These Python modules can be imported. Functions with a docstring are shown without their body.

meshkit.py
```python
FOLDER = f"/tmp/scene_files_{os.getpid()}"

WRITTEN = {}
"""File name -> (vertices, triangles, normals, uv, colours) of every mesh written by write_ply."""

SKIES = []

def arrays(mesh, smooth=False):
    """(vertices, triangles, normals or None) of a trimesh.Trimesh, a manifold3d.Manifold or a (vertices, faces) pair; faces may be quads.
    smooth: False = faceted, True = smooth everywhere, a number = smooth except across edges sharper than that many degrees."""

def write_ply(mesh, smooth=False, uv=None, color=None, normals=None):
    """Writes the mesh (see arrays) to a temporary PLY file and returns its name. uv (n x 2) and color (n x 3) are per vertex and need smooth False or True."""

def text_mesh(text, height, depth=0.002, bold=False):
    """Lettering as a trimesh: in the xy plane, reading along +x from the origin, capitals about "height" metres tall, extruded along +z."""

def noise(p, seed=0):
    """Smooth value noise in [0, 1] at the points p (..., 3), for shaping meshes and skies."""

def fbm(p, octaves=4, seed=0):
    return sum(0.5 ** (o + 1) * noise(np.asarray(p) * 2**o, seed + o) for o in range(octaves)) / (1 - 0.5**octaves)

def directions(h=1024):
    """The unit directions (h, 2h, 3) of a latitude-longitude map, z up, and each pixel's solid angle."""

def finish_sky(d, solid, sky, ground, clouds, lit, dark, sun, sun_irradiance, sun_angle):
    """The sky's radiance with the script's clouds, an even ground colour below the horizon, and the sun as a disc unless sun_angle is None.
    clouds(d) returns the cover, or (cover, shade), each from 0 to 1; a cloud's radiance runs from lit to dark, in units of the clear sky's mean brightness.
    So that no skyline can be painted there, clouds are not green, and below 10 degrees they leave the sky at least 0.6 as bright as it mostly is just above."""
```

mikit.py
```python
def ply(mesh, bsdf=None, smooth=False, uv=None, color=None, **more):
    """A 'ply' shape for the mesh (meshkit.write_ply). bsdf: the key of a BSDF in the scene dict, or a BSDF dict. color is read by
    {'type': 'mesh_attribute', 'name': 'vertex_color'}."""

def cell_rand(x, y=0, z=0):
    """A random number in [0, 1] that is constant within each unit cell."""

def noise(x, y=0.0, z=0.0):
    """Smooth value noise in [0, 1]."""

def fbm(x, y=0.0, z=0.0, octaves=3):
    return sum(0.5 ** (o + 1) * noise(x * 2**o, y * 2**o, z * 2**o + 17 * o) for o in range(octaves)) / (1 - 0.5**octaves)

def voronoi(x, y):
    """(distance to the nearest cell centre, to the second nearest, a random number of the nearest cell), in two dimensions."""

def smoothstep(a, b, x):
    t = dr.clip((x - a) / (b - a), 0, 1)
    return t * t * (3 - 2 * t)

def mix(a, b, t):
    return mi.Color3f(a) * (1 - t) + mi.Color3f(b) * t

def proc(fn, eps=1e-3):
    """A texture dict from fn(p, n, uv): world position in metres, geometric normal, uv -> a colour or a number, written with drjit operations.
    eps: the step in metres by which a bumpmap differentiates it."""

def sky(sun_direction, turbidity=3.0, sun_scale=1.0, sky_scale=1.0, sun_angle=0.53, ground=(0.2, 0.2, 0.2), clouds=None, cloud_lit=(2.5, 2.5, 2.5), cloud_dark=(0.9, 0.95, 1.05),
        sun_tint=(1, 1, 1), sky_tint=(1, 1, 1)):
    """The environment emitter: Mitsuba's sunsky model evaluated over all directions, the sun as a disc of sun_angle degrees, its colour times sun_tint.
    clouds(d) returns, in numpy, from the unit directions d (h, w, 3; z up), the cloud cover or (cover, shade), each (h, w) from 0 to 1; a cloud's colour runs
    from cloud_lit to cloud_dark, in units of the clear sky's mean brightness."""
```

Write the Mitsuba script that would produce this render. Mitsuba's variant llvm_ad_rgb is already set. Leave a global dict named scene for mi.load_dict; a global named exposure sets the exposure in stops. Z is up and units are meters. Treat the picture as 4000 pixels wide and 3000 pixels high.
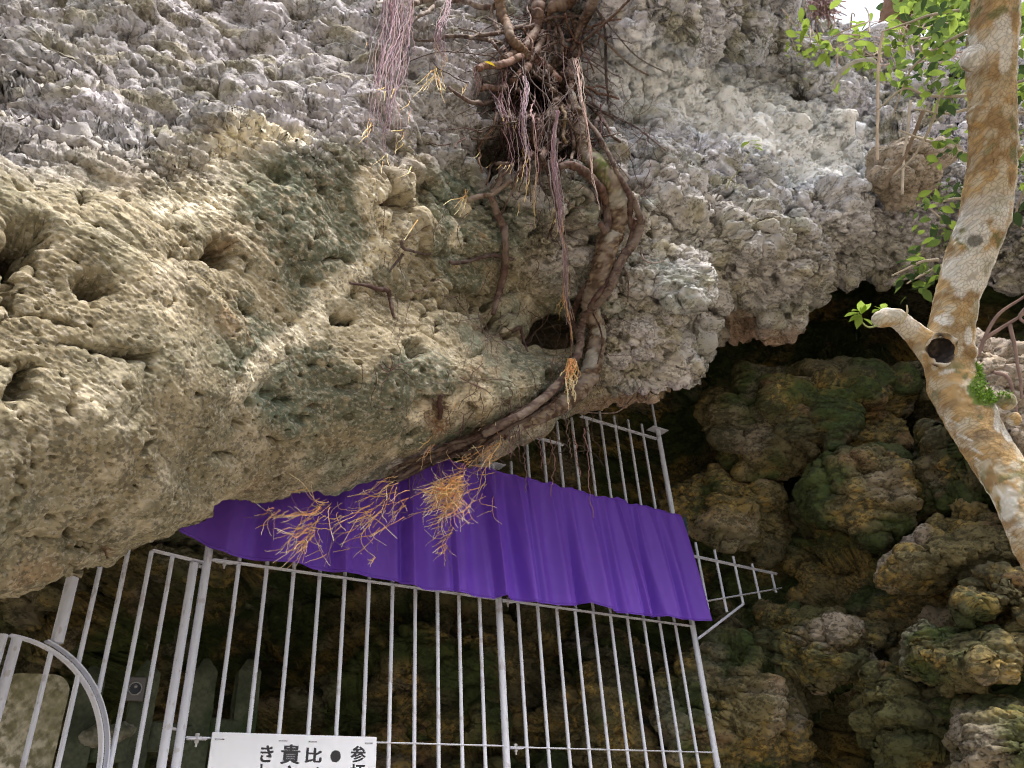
import math
import drjit as dr
import numpy as np, trimesh, manifold3d, mitsuba as mi, mikit, meshkit
from scipy.interpolate import RBFInterpolator, RegularGridInterpolator
from scipy.ndimage import minimum_filter, gaussian_filter
from scipy.spatial import cKDTree
T = mi.ScalarTransform4f

# ---------------------------------------------------------------- camera, sky, exposure
F, CU, CV = 1686.6, 1106.0, 829.5                 # focal length and centre, in units of a picture 2212 wide
UPC = np.array([-335.0, -4900.0, 3050.0]); UPC /= np.linalg.norm(UPC)      # the plumb line seen by the tilted camera
FWC = np.array([0, 0, 1.0]) - UPC * UPC[2]; FWC /= np.linalg.norm(FWC)
MW = np.array([np.cross(FWC, UPC), FWC, UPC])
EYE = np.array([0.0, 0.0, 1.6])
look, upv = MW @ [0, 0, 1.0], MW @ [0, -1.0, 0]
SUN = (0.34, -0.30, 0.89)
exposure = 2.5
scene = {
    'camera': {'type': 'perspective', 'fov': math.degrees(2 * math.atan(1106 / F)), 'fov_axis': 'x', 'near_clip': 0.05, 'far_clip': 500.0,
               'to_world': T().look_at(origin=EYE.tolist(), target=(EYE + look).tolist(), up=upv.tolist())},
    'sky': mikit.sky(SUN, turbidity=3, sun_scale=0.85, sun_angle=34, sun_tint=(0.90, 0.97, 1.14), clouds=lambda d: (np.ones(d.shape[:2]), 1 - np.clip(d[..., 2], 0, 1)), cloud_lit=(2.6, 2.75, 3.1), cloud_dark=(0.85, 0.90, 1.02)),
}
labels = {}
rng = np.random.default_rng(7)


def ray(u, v):
    u, v = np.asarray(u, float), np.asarray(v, float)
    c = np.stack([u - CU, v - CV, np.full_like(u, F)], -1)
    return (c / np.linalg.norm(c, axis=-1, keepdims=True)) @ MW.T


def per_unit(u, v, r):
    """Metres that one sighted unit spans at distance r."""
    return np.asarray(r) / np.sqrt(F * F + (np.asarray(u) - CU) ** 2 + (np.asarray(v) - CV) ** 2)


def at(u, v, r):
    """A point of the place: the direction it was sighted in from where the photographer stood, and how many metres away it is."""
    return EYE + ray(u, v) * np.asarray(r, float)[..., None]


def sight(p):
    c = (np.asarray(p) - EYE) @ MW
    return CU + F * c[..., 0] / c[..., 2], CV + F * c[..., 1] / c[..., 2]


# ---------------------------------------------------------------- entries
def numbered(key):
    if key not in used:
        used.add(key)
        return key
    k = 1
    while f'{key}_{k:03d}' in used:
        k += 1
    used.add(f'{key}_{k:03d}')
    return f'{key}_{k:03d}'


used = set()


def thing(name, label, cat, group=None):
    key = numbered(name)
    labels[key] = {'label': label, 'category': cat}
    if group:
        labels[key]['group'] = group
    return key


def put(name, mesh, bsdf, parent=None, smooth=False, color=None, label=None, kind=None, **more):
    key = numbered(parent + '__' + name if parent else name)
    scene[key] = mesh if isinstance(mesh, dict) else mikit.ply(mesh, bsdf, smooth, color=color, **more)
    if kind:
        labels.setdefault(key, {})['kind'] = kind
    if label:
        labels.setdefault(key, {})['label'] = label
    return key


# ---------------------------------------------------------------- noise and colour helpers
N, FB = meshkit.noise, meshkit.fbm


def ss(a, b, x):
    t = np.clip((x - a) / (b - a), 0, 1)
    return t * t * (3 - 2 * t)


def ridge(p, seed):
    return 1 - np.abs(2 * N(p, seed) - 1)


def mixc(a, b, t):
    a = np.asarray(a, float)
    return a * (1 - t[..., None]) + np.asarray(b, float) * t[..., None]


def poly(x, pts):
    pts = np.asarray(pts, float)
    return np.interp(x, pts[:, 0], pts[:, 1])


def gridfaces(h, w, flip=False):
    i, j = np.meshgrid(np.arange(h - 1), np.arange(w - 1), indexing='ij')
    a = i * w + j
    f = np.stack([a, a + 1, a + w + 1, a + w], -1).reshape(-1, 4)
    return f[:, ::-1] if flip else f


def gridnormals(P):
    du, dv = np.gradient(P, axis=1), np.gradient(P, axis=0)
    n = np.cross(dv, du)
    return n / (np.linalg.norm(n, axis=-1, keepdims=True) + 1e-12)


def pits(P, centres, radii, depth):
    """How far each point sinks in round holes (steep sides, flat-ish floor)."""
    out = np.zeros(len(P))
    d, i = cKDTree(centres).query(P, k=3, distance_upper_bound=radii.max() * 1.3)
    for k in range(3):
        ok = np.isfinite(d[:, k])
        j = i[ok, k]
        s = 1 - ss(0.45, 1.1, d[ok, k] / radii[j])
        out[ok] = np.maximum(out[ok], s * depth[j])
    return out


def worley(P, centres):
    d, i = cKDTree(centres).query(P, k=2)
    return d[:, 0], d[:, 1], i[:, 0]


# ---------------------------------------------------------------- materials
def vc(rough=0.9, spec=0.2, **k):
    return {'type': 'principled', 'base_color': {'type': 'mesh_attribute', 'name': 'vertex_color'}, 'roughness': rough, 'specular': spec, **k}


def bark_cracks(p):
    a, b, c = mikit.voronoi((p.x * 0.96 + p.y * 0.3) * 80 + 1.1 * mikit.noise(p.x * 40, p.y * 40, p.z * 40), p.z * 92 + 1.1 * mikit.noise(p.x * 40 + 5, p.y * 40, p.z * 40))
    return (1 - mikit.smoothstep(0.05, 0.32, b - a)) * mikit.smoothstep(0.30, 0.62, mikit.fbm(p.x * 9, p.y * 9, p.z * 6, 2) + 0.25 * mikit.smoothstep(3.0, 3.8, p.z) + 0.05) * 0.34


def proc_mat(fn, rough=0.6, **k):
    return {'type': 'principled', 'base_color': mikit.proc(fn), 'roughness': rough, **k}


scene['rock'] = {'type': 'twosided', 'b': {
    'type': 'bumpmap', 'scale': 0.010, 'arbitrary': mikit.proc(lambda p, n, uv: mikit.fbm(p.x * 30, p.y * 30, p.z * 42, 4) * (0.35 + 1.3 * mikit.smoothstep(0.4, 0.62, mikit.fbm(p.x * 3, p.y * 3, p.z * 3, 2))), eps=0.004),
    'b': {'type': 'blendbsdf', 'weight': mikit.proc(lambda p, n, uv: 0.58 * mikit.smoothstep(0.52, 0.62, 0.35 * mikit.fbm(p.x * 14, p.y * 14, p.z * 14, 2) + 0.65 * mikit.fbm(p.x * 62, p.y * 62, p.z * 70, 3))),
          'a': {'type': 'blendbsdf', 'weight': mikit.proc(lambda p, n, uv: 0.38 * mikit.smoothstep(0.56, 0.66, mikit.fbm(p.x * 60 + 9, p.y * 60, p.z * 80, 3))), 'a': vc(0.92, 0.15),
                'b': {'type': 'principled', 'base_color': {'type': 'rgb', 'value': (0.62, 0.58, 0.50)}, 'roughness': 0.9, 'specular': 0.15}},
          'b': {'type': 'principled', 'base_color': {'type': 'rgb', 'value': (0.085, 0.078, 0.052)}, 'roughness': 0.95, 'specular': 0.1}}}}
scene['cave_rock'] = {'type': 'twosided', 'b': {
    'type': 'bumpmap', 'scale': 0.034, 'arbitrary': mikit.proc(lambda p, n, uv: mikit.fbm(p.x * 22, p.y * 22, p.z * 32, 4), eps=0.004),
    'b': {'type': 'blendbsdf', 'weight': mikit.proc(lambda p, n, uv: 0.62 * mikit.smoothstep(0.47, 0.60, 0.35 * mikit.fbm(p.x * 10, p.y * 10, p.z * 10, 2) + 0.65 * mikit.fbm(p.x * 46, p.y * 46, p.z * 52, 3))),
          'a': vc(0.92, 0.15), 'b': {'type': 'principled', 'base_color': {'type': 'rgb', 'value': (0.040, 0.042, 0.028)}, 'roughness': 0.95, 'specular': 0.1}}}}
scene['trunk_bark'] = {'type': 'twosided', 'b': {'type': 'bumpmap', 'scale': 0.010, 'arbitrary': mikit.proc(lambda p, n, uv: mikit.fbm(p.x * 50, p.y * 50, p.z * 60, 3), eps=0.003),
    'b': {'type': 'blendbsdf', 'weight': mikit.proc(lambda p, n, uv: bark_cracks(p)), 'a': vc(0.85, 0.2), 'b': {'type': 'principled', 'base_color': {'type': 'rgb', 'value': (0.06, 0.045, 0.03)}, 'roughness': 0.9}}}}
scene['bark'] = {'type': 'twosided', 'b': vc(0.85, 0.2)}
scene['root_bark'] = {'type': 'twosided', 'b': vc(0.7, 0.3)}
scene['strand'] = {'type': 'twosided', 'b': vc(0.6, 0.3)}


def paint_fn(p, n, uv):
    g = mikit.fbm(p.x * 9, p.y * 9, p.z * 3, 3)
    rust = mikit.smoothstep(0.66, 0.76, mikit.fbm(p.x * 45 + 5, p.y * 45, p.z * 18, 3) + 0.10 * mikit.smoothstep(0.5, 0.7, mikit.fbm(p.x * 2, p.y * 2, p.z * 2, 2)) + 0.07 * (1 - mikit.smoothstep(0.0, 0.05, dr.abs(p.z - 3.24))))
    return mikit.mix(mikit.mix((0.72, 0.76, 0.88), (0.63, 0.66, 0.76), g), (0.28, 0.20, 0.14), rust * 0.35)


scene['grey_paint'] = {'type': 'twosided', 'b': proc_mat(paint_fn, 0.38, specular=0.5)}
scene['zinc'] = {'type': 'twosided', 'b': {'type': 'principled', 'base_color': {'type': 'rgb', 'value': (0.55, 0.55, 0.55)}, 'roughness': 0.45, 'metallic': 0.3}}
scene['sign_white'] = {'type': 'twosided', 'b': proc_mat(lambda p, n, uv: mikit.mix((0.78, 0.82, 0.90), (0.71, 0.75, 0.83), mikit.fbm(p.x * 5, p.y * 5, p.z * 4, 3)), 0.35)}
scene['ink'] = {'type': 'twosided', 'b': {'type': 'principled', 'base_color': {'type': 'rgb', 'value': (0.018, 0.018, 0.022)}, 'roughness': 0.5}}
scene['wire'] = {'type': 'twosided', 'b': {'type': 'principled', 'base_color': {'type': 'rgb', 'value': (0.12, 0.12, 0.13)}, 'roughness': 0.4, 'metallic': 0.6}}
scene['purple_cloth'] = {'type': 'twosided', 'b': proc_mat(lambda p, n, uv: mikit.mix((0.175, 0.07, 0.54), (0.15, 0.058, 0.47), mikit.fbm(p.x * 6, p.y * 6, p.z * 3, 3)), 0.55, sheen=0.25, specular=0.35)}
scene['blue_rope'] = {'type': 'twosided', 'b': {'type': 'principled', 'base_color': {'type': 'rgb', 'value': (0.03, 0.12, 0.20)}, 'roughness': 0.7}}
for k, (c, tr) in {'leaf_fresh': ((0.27, 0.38, 0.07), 1.2), 'leaf_mid': ((0.14, 0.21, 0.055), 1.0), 'leaf_dark': ((0.06, 0.10, 0.04), 0.7), 'leaf_yellow': ((0.55, 0.42, 0.03), 0.7)}.items():
    scene[k] = {'type': 'principledthin', 'base_color': {'type': 'rgb', 'value': c}, 'roughness': 0.38, 'diff_trans': tr, 'spec_trans': 0.0, 'eta': 1.4}

# ---------------------------------------------------------------- the cliff
# the lower edge of the overhang, as sighted (u, v), continued unseen at the far left
LIP = [(-1150, 1900), (-450, 1480), (-150, 1372), (0, 1312), (110, 1280), (240, 1225), (330, 1190), (420, 1150), (520, 1105), (640, 1085), (760, 1055), (860, 1015), (960, 985), (1060, 975), (1130, 945),
       (1190, 905), (1240, 895), (1300, 893), (1400, 888), (1440, 860), (1498, 850), (1512, 815), (1520, 748), (1590, 724), (1668, 720), (1712, 684), (1772, 640), (1794, 612), (1840, 594), (1930, 612), (2010, 590),
       (2100, 575), (2212, 590), (2700, 640)]
TOP = [(-1150, -330), (1620, -330), (1680, -120), (1728, 0), (1785, 40), (1850, 74), (1900, 86), (2000, 100), (2212, 95), (2700, 60)]
DEPTH = np.array([   # sighted u, v and distance of the rock face, in metres; unseen far left added to shade the curtain
    (-1150, 1850, 2.6), (-1150, 800, 2.3), (-1150, 200, 3.4), (-1150, -330, 6.0), (-800, 1650, 2.7), (-800, 800, 2.3), (-800, 200, 3.6), (-450, 1450, 3.0), (-450, 800, 2.6), (-450, 200, 4.0), (-450, -330, 7.0), (0, 1290, 3.55), (0, 1100, 3.25), (0, 800, 3.2), (0, 560, 3.4), (0, 380, 3.75), (0, 200, 4.85), (0, 0, 6.1), (0, -330, 8.6),
    (300, 1180, 3.95), (300, 1000, 3.55), (300, 750, 3.4), (300, 560, 3.6), (300, 380, 3.95), (300, 180, 5.1), (300, 0, 6.4), (300, -330, 9.0),
    (600, 1075, 4.5), (600, 900, 4.1), (600, 700, 4.05), (600, 500, 4.15), (600, 350, 4.4), (600, 180, 5.5), (600, 0, 6.9), (600, -330, 9.5),
    (850, 1000, 5.0), (850, 880, 4.6), (850, 720, 4.55), (850, 640, 4.85), (850, 500, 4.75), (850, 330, 4.95), (850, 150, 6.0), (850, 0, 7.1),
    (1000, 940, 5.2), (1050, 830, 4.95), (1050, 740, 5.1), (1040, 650, 5.6), (1000, 540, 5.3), (960, 430, 5.25), (1060, 380, 5.75), (1100, 250, 5.9), (1100, 100, 6.7), (1100, 0, 7.3), (1100, -330, 9.6),
    (1170, 830, 5.3), (1180, 720, 6.1), (1180, 560, 5.7), (1150, 450, 5.6), (1230, 650, 6.0), (1250, 880, 6.2), (1280, 760, 6.05), (1300, 600, 6.0), (1280, 420, 6.0), (1260, 250, 6.4), (1290, 80, 7.3),
    (1400, 870, 6.45), (1400, 720, 6.15), (1400, 500, 6.25), (1400, 330, 6.7), (1400, 200, 7.5), (1410, 60, 6.85), (1400, -330, 8.8), (1530, 820, 6.8), (1530, 680, 6.55), (1520, 480, 6.6), (1520, 300, 7.3),
    (1530, 150, 8.3), (1500, 40, 7.2), (1560, 720, 7.8), (1640, 740, 8.0), (1650, 600, 7.15), (1640, 470, 7.0), (1645, 400, 7.45), (1640, 330, 7.5), (1650, 200, 8.7), (1680, 60, 8.6), (1680, -330, 10.0),
    (1760, 680, 7.75), (1760, 550, 7.4), (1760, 430, 7.45), (1760, 300, 8.5), (1790, 170, 8.9), (1800, 60, 9.6), (1890, 580, 8.3), (1880, 460, 7.9), (1890, 370, 8.2), (1900, 260, 9.0), (1900, 120, 9.9),
    (2010, 570, 8.6), (2010, 440, 8.3), (1960, 350, 8.0), (2010, 250, 9.2), (2010, 110, 10.0), (2200, 560, 8.4), (2200, 400, 8.3), (2200, 110, 10.0), (2700, 600, 8.5), (2700, 80, 10.0)])
_base = RBFInterpolator(DEPTH[:, :2] / 300, DEPTH[:, 2], kernel='thin_plate_spline', smoothing=0.002)
_cu, _cv = np.linspace(-1150, 2700, 190), np.linspace(-340, 1900, 120)
_cr = _base(np.stack(np.meshgrid(_cu, _cv, indexing='xy'), -1).reshape(-1, 2) / 300).reshape(len(_cv), len(_cu))
base_r = RegularGridInterpolator((_cv, _cu), np.clip(_cr, 2.1, 11), method='linear', bounds_error=False, fill_value=None)

cols = np.concatenate([np.arange(-1150, -450, 20.0), np.arange(-450, -30, 14.0), np.arange(-30, 2242, 2.5), np.arange(2242, 2700, 14.0)])
rows_t = np.concatenate([np.linspace(0, 1, 560)])
lip, top = poly(cols, LIP), poly(cols, TOP)
lip = lip + 7 * (N(np.stack([cols / 40, 0 * cols, 0 * cols], -1), 3) - 0.5) * 2 + 4 * (N(np.stack([cols / 13, 0 * cols, 0 * cols], -1), 4) - 0.5) * 2
# rows: above the frame few, inside many
vis = np.clip((lip - np.maximum(top, -30)) / (lip - top), 0.3, 1)
tt = np.linspace(0, 1, 600)[:, None]
n_off = 0.06
t = np.where(tt < n_off, tt / n_off * (1 - vis), (1 - vis) + (tt - n_off) / (1 - n_off) * vis)
V = top + t * (lip - top)
U = np.broadcast_to(cols, V.shape)
R = base_r(np.stack([V, U], -1))
s = np.clip(1 - (lip - V) / 55.0, 0, 1)
R = R + 0.30 * (1 - np.sqrt(1 - np.minimum(s, 0.995) ** 2))
s2 = np.clip(1 - (V - top) / 40.0, 0, 1) * (top > -100)
R = R + 0.4 * (1 - np.sqrt(1 - np.minimum(s2, 0.995) ** 2))
P = at(U, V, R)
# behind the lip the rock runs back and up as the roof of the cave; behind the top edge it runs back as a plateau
lipP, lipD = P[-1], ray(cols, lip)
k = np.linspace(0.012, 1, 44)[:, None, None] ** 1.6 * 4.2
back = lipP + k * (lipD + [0, 0, 0.30]) + np.array([0, 0, 0.5]) * (1 - np.exp(-k * 1.5))
topP = P[0]
hor = ray(cols, top) * [1, 1, 0]; hor /= np.linalg.norm(hor, axis=-1, keepdims=True)
kk = np.linspace(1, 0.02, 24)[:, None, None] ** 1.5 * 7.0
plate = topP + kk * (hor + [0, 0, 0.02])
G = np.concatenate([plate, P, back], 0)
Un = np.concatenate([np.broadcast_to(cols, (24, len(cols))), U, np.broadcast_to(cols, (44, len(cols)))])
Vn = np.concatenate([np.broadcast_to(top, (24, len(cols))), V, lip + np.linspace(1, 60, 44)[:, None] * np.ones(len(cols))])
H, W = G.shape[:2]
nrm = gridnormals(G)
if np.mean(np.sum(nrm[24:-44] * -ray(U, V), -1)) < 0:
    nrm = -nrm
X, NR, uu, vv = G.reshape(-1, 3), nrm.reshape(-1, 3), Un.reshape(-1), Vn.reshape(-1)

# where the rock is karst-rough (weathered, upper and right) and where it is smooth (sheltered lower left)
wob = 120 * (FB(X * 1.3, 3, 5) - 0.5)
edge = poly(uu, [(-1150, 400), (0, 400), (300, 385), (600, 360), (800, 360), (1000, 340), (1250, 700), (1350, 900), (2700, 900)])
rough = 1 - ss(-45, 75, vv + wob - edge)
lump = (FB(X * 0.9, 3, 11) - 0.5) * 0.36 + (FB(X * 2.6, 2, 12) - 0.5) * (0.10 + 0.20 * rough)
seeds = X[rng.integers(0, len(X), 450)] + rng.normal(0, 0.05, (450, 3))
warp = X + 0.16 * np.stack([FB(X * 3, 2, 21), FB(X * 3, 2, 22), FB(X * 3, 2, 23)], -1)
f1, f2, cell = worley(warp * [1, 1, 1.3], seeds * [1, 1, 1.3])
blocks_mask = np.clip(ss(760, 880, uu) * (1 - ss(0, 60, np.abs(uu - 1040) - 300)) * ss(250, 420, vv) * (1 - ss(620, 760, vv)) + 0.55 * ss(1280, 1420, uu) + 0.12, 0, 1)
crev = np.exp(-((f2 - f1) / 0.035) ** 2) * blocks_mask
tilt = rng.normal(size=(len(seeds), 3)) * 0.42
facet = np.clip(np.sum((X - seeds[cell]) * tilt[cell], 1), -0.16, 0.16) * (1 - 0.6 * ss(700, 820, uu) * (1 - ss(1000, 1120, uu)))
tier = ((rng.random(len(seeds)) - 0.5)[cell] * (0.16 - 0.10 * ss(700, 820, uu) * (1 - ss(1000, 1120, uu))) + facet) * np.clip(0.6 * blocks_mask + 0.5 * rough, 0, 1) * ss(0.0, 0.09, f2 - f1)
zw = X[:, 2] * 1.9 - 0.45 * X[:, 0] + 2.2 * FB(X * 0.8, 3, 13)        # beds that dip to the right, their edges standing out
bed = ((zw % 1.0) ** 2 - 0.33) * 0.13 * np.clip(rough + 0.25, 0, 1) * ss(0.35, 0.6, FB(X * 1.1, 2, 14)) * (1 - ss(0.9, 1.0, zw % 1.0))
disp = lump + tier + bed - 0.08 * crev
STR = np.array([0.5, 0.5, 1.65])          # the crust is drawn out along near level beds
SK = np.array([[1, 0, 0.22], [0, 1, 0.0], [0, 0, 1.0]])


def beds(p):
    return (p @ SK) * STR


# u, v, half width, half height (sighted), depth in metres, tilt in degrees
CAVERNS = [(12, 70, 42, 34, 0.40, 30), (60, 30, 16, 9, 0.12, 0), (165, 72, 20, 14, 0.15, 30), (45, 520, 62, 26, 0.40, 0), (20, 572, 56, 34, 0.75, 10), (90, 560, 20, 10, 0.2, 0), (188, 640, 48, 24, 0.95, 12),
           (478, 548, 34, 30, 0.6, 40), (430, 555, 36, 7, 0.16, 5), (300, 768, 34, 12, 0.22, -12), (255, 760, 40, 5, 0.14, 5), (750, 684, 24, 10, 0.22, 0), (645, 695, 14, 8, 0.14, 0), (543, 670, 14, 9, 0.16, 20),
           (720, 560, 38, 6, 0.12, -6), (690, 785, 18, 5, 0.1, 0), (370, 560, 12, 8, 0.1, 0), (380, 465, 18, 7, 0.1, 0), (10, 640, 30, 60, 0.14, 0), (135, 712, 30, 8, 0.08, 5), (60, 700, 60, 7, 0.09, 6),
           (160, 1238, 16, 11, 0.12, -20), (225, 1198, 22, 14, 0.10, -20), (145, 1150, 16, 16, 0.09, 0), (170, 1185, 9, 14, 0.10, 0), (480, 988, 40, 8, 0.10, 10), (605, 963, 30, 5, 0.08, 5),
           (625, 870, 18, 18, 0.09, 0), (955, 880, 18, 30, 0.12, 20), (940, 905, 22, 26, 0.06, 0), (660, 915, 14, 10, 0.07, 0),
           (1095, 385, 58, 24, 0.45, -12), (1060, 680, 40, 16, 0.40, 10), (1200, 715, 46, 26, 0.55, 15), (1165, 725, 30, 13, 0.35, -20), (1000, 668, 70, 12, 0.16, 8), (900, 640, 60, 9, 0.14, 10), (1005, 640, 60, 24, 0.14, 15),
           (1040, 440, 40, 10, 0.18, -40), (960, 555, 60, 9, 0.12, 4), (1230, 500, 24, 60, 0.18, 10), (1200, 330, 80, 50, 0.35, 0), (1160, 190, 100, 80, 0.45, 0), (1110, 330, 60, 60, 0.2, 0), (1240, 120, 30, 110, 0.2, 5), (1040, 215, 30, 40, 0.16, 20), (820, 545, 30, 4, 0.1, -4),
           (1640, 410, 34, 18, 0.45, -20), (1605, 380, 26, 12, 0.25, -40), (1690, 380, 70, 40, 0.14, -10), (1720, 468, 16, 10, 0.25, 10), (1775, 460, 22, 9, 0.22, 30), (1868, 478, 14, 7, 0.2, 20), (1900, 505, 34, 7, 0.25, 25),
           (1755, 450, 10, 16, 0.16, 0), (1470, 420, 14, 20, 0.18, 20), (1465, 497, 14, 16, 0.2, 0), (1570, 575, 14, 10, 0.18, 0), (1400, 640, 20, 10, 0.14, 20), (1345, 640, 26, 10, 0.18, -30), (1595, 690, 60, 30, 0.16, -20), (1640, 720, 30, 14, 0.2, 10),
           (1490, 715, 18, 9, 0.14, 0), (1430, 655, 26, 8, 0.14, 10), (1370, 720, 28, 9, 0.14, 25), (1415, 810, 20, 10, 0.1, 0), (1470, 50, 14, 12, 0.12, 0), (1440, 115, 110, 10, 0.22, 8), (1560, 100, 12, 50, 0.22, 5), (1330, 110, 26, 9, 0.15, 10),
           (1740, 210, 40, 14, 0.2, 10), (1640, 150, 60, 12, 0.2, 12), (1830, 290, 14, 22, 0.3, 10), (1920, 250, 22, 12, 0.25, 0), (1845, 312, 40, 10, 0.3, -30), (2020, 390, 80, 8, 0.25, 8), (1560, 285, 40, 9, 0.12, 25),
           (1690, 250, 40, 9, 0.12, 25), (280, 95, 50, 14, 0.1, -10), (640, 70, 40, 16, 0.14, 15), (560, 45, 26, 12, 0.14, 20), (760, 60, 26, 20, 0.12, 0), (420, 150, 40, 14, 0.08, 0), (700, 115, 36, 12, 0.1, 0), (480, 20, 80, 14, 0.1, 0),
           (200, 165, 60, 20, 0.08, 0), (160, 255, 30, 18, 0.08, 0), (330, 230, 34, 12, 0.08, 0), (470, 215, 40, 12, 0.08, 0), (20, 150, 30, 14, 0.14, 60), (30, 120, 10, 40, 0.12, -40)]
wu, wv = uu + 44 * (FB(X * 7, 4, 51) - 0.5) + 26 * (FB(X * 24, 3, 56) - 0.5), vv + 36 * (FB(X * 7, 4, 52) - 0.5) + 22 * (FB(X * 24, 3, 57) - 0.5)
cavm = np.zeros(len(X))
cav = np.random.default_rng(53)
for _ in range(110):                        # small deep mouths in the smooth lower face
    cu = cav.uniform(0, 1230); cv = cav.uniform(390, 1280)
    if cv < poly(cu, LIP) - 25:
        a = math.exp(cav.normal(1.6, 0.55))
        CAVERNS.append((cu, cv, a * cav.uniform(1, 2), a * cav.uniform(0.7, 1.1), 0.014 * a, cav.normal(-5, 50)))
for _ in range(70):                         # and in the rough upper and right hand face
    cu = cav.uniform(0, 1990); cv = cav.uniform(-10, 880)
    if cv < poly(cu, LIP) - 25 and (cu > 1250 or cv < 380):
        a = math.exp(cav.normal(2.1, 0.45))
        CAVERNS.append((cu, cv, a * 1.5, a * 0.85, 0.014 * a, cav.normal(5, 25)))
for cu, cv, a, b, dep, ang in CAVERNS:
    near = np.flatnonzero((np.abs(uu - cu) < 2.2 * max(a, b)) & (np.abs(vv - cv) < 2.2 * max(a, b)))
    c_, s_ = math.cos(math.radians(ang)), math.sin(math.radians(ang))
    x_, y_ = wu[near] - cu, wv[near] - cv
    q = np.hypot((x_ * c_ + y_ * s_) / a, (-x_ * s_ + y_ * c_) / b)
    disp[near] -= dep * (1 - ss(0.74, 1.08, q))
    cavm[near] = np.maximum(cavm[near], (1 - ss(0.8, 1.2, q)) * min(1.0, dep / 0.25))
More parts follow.
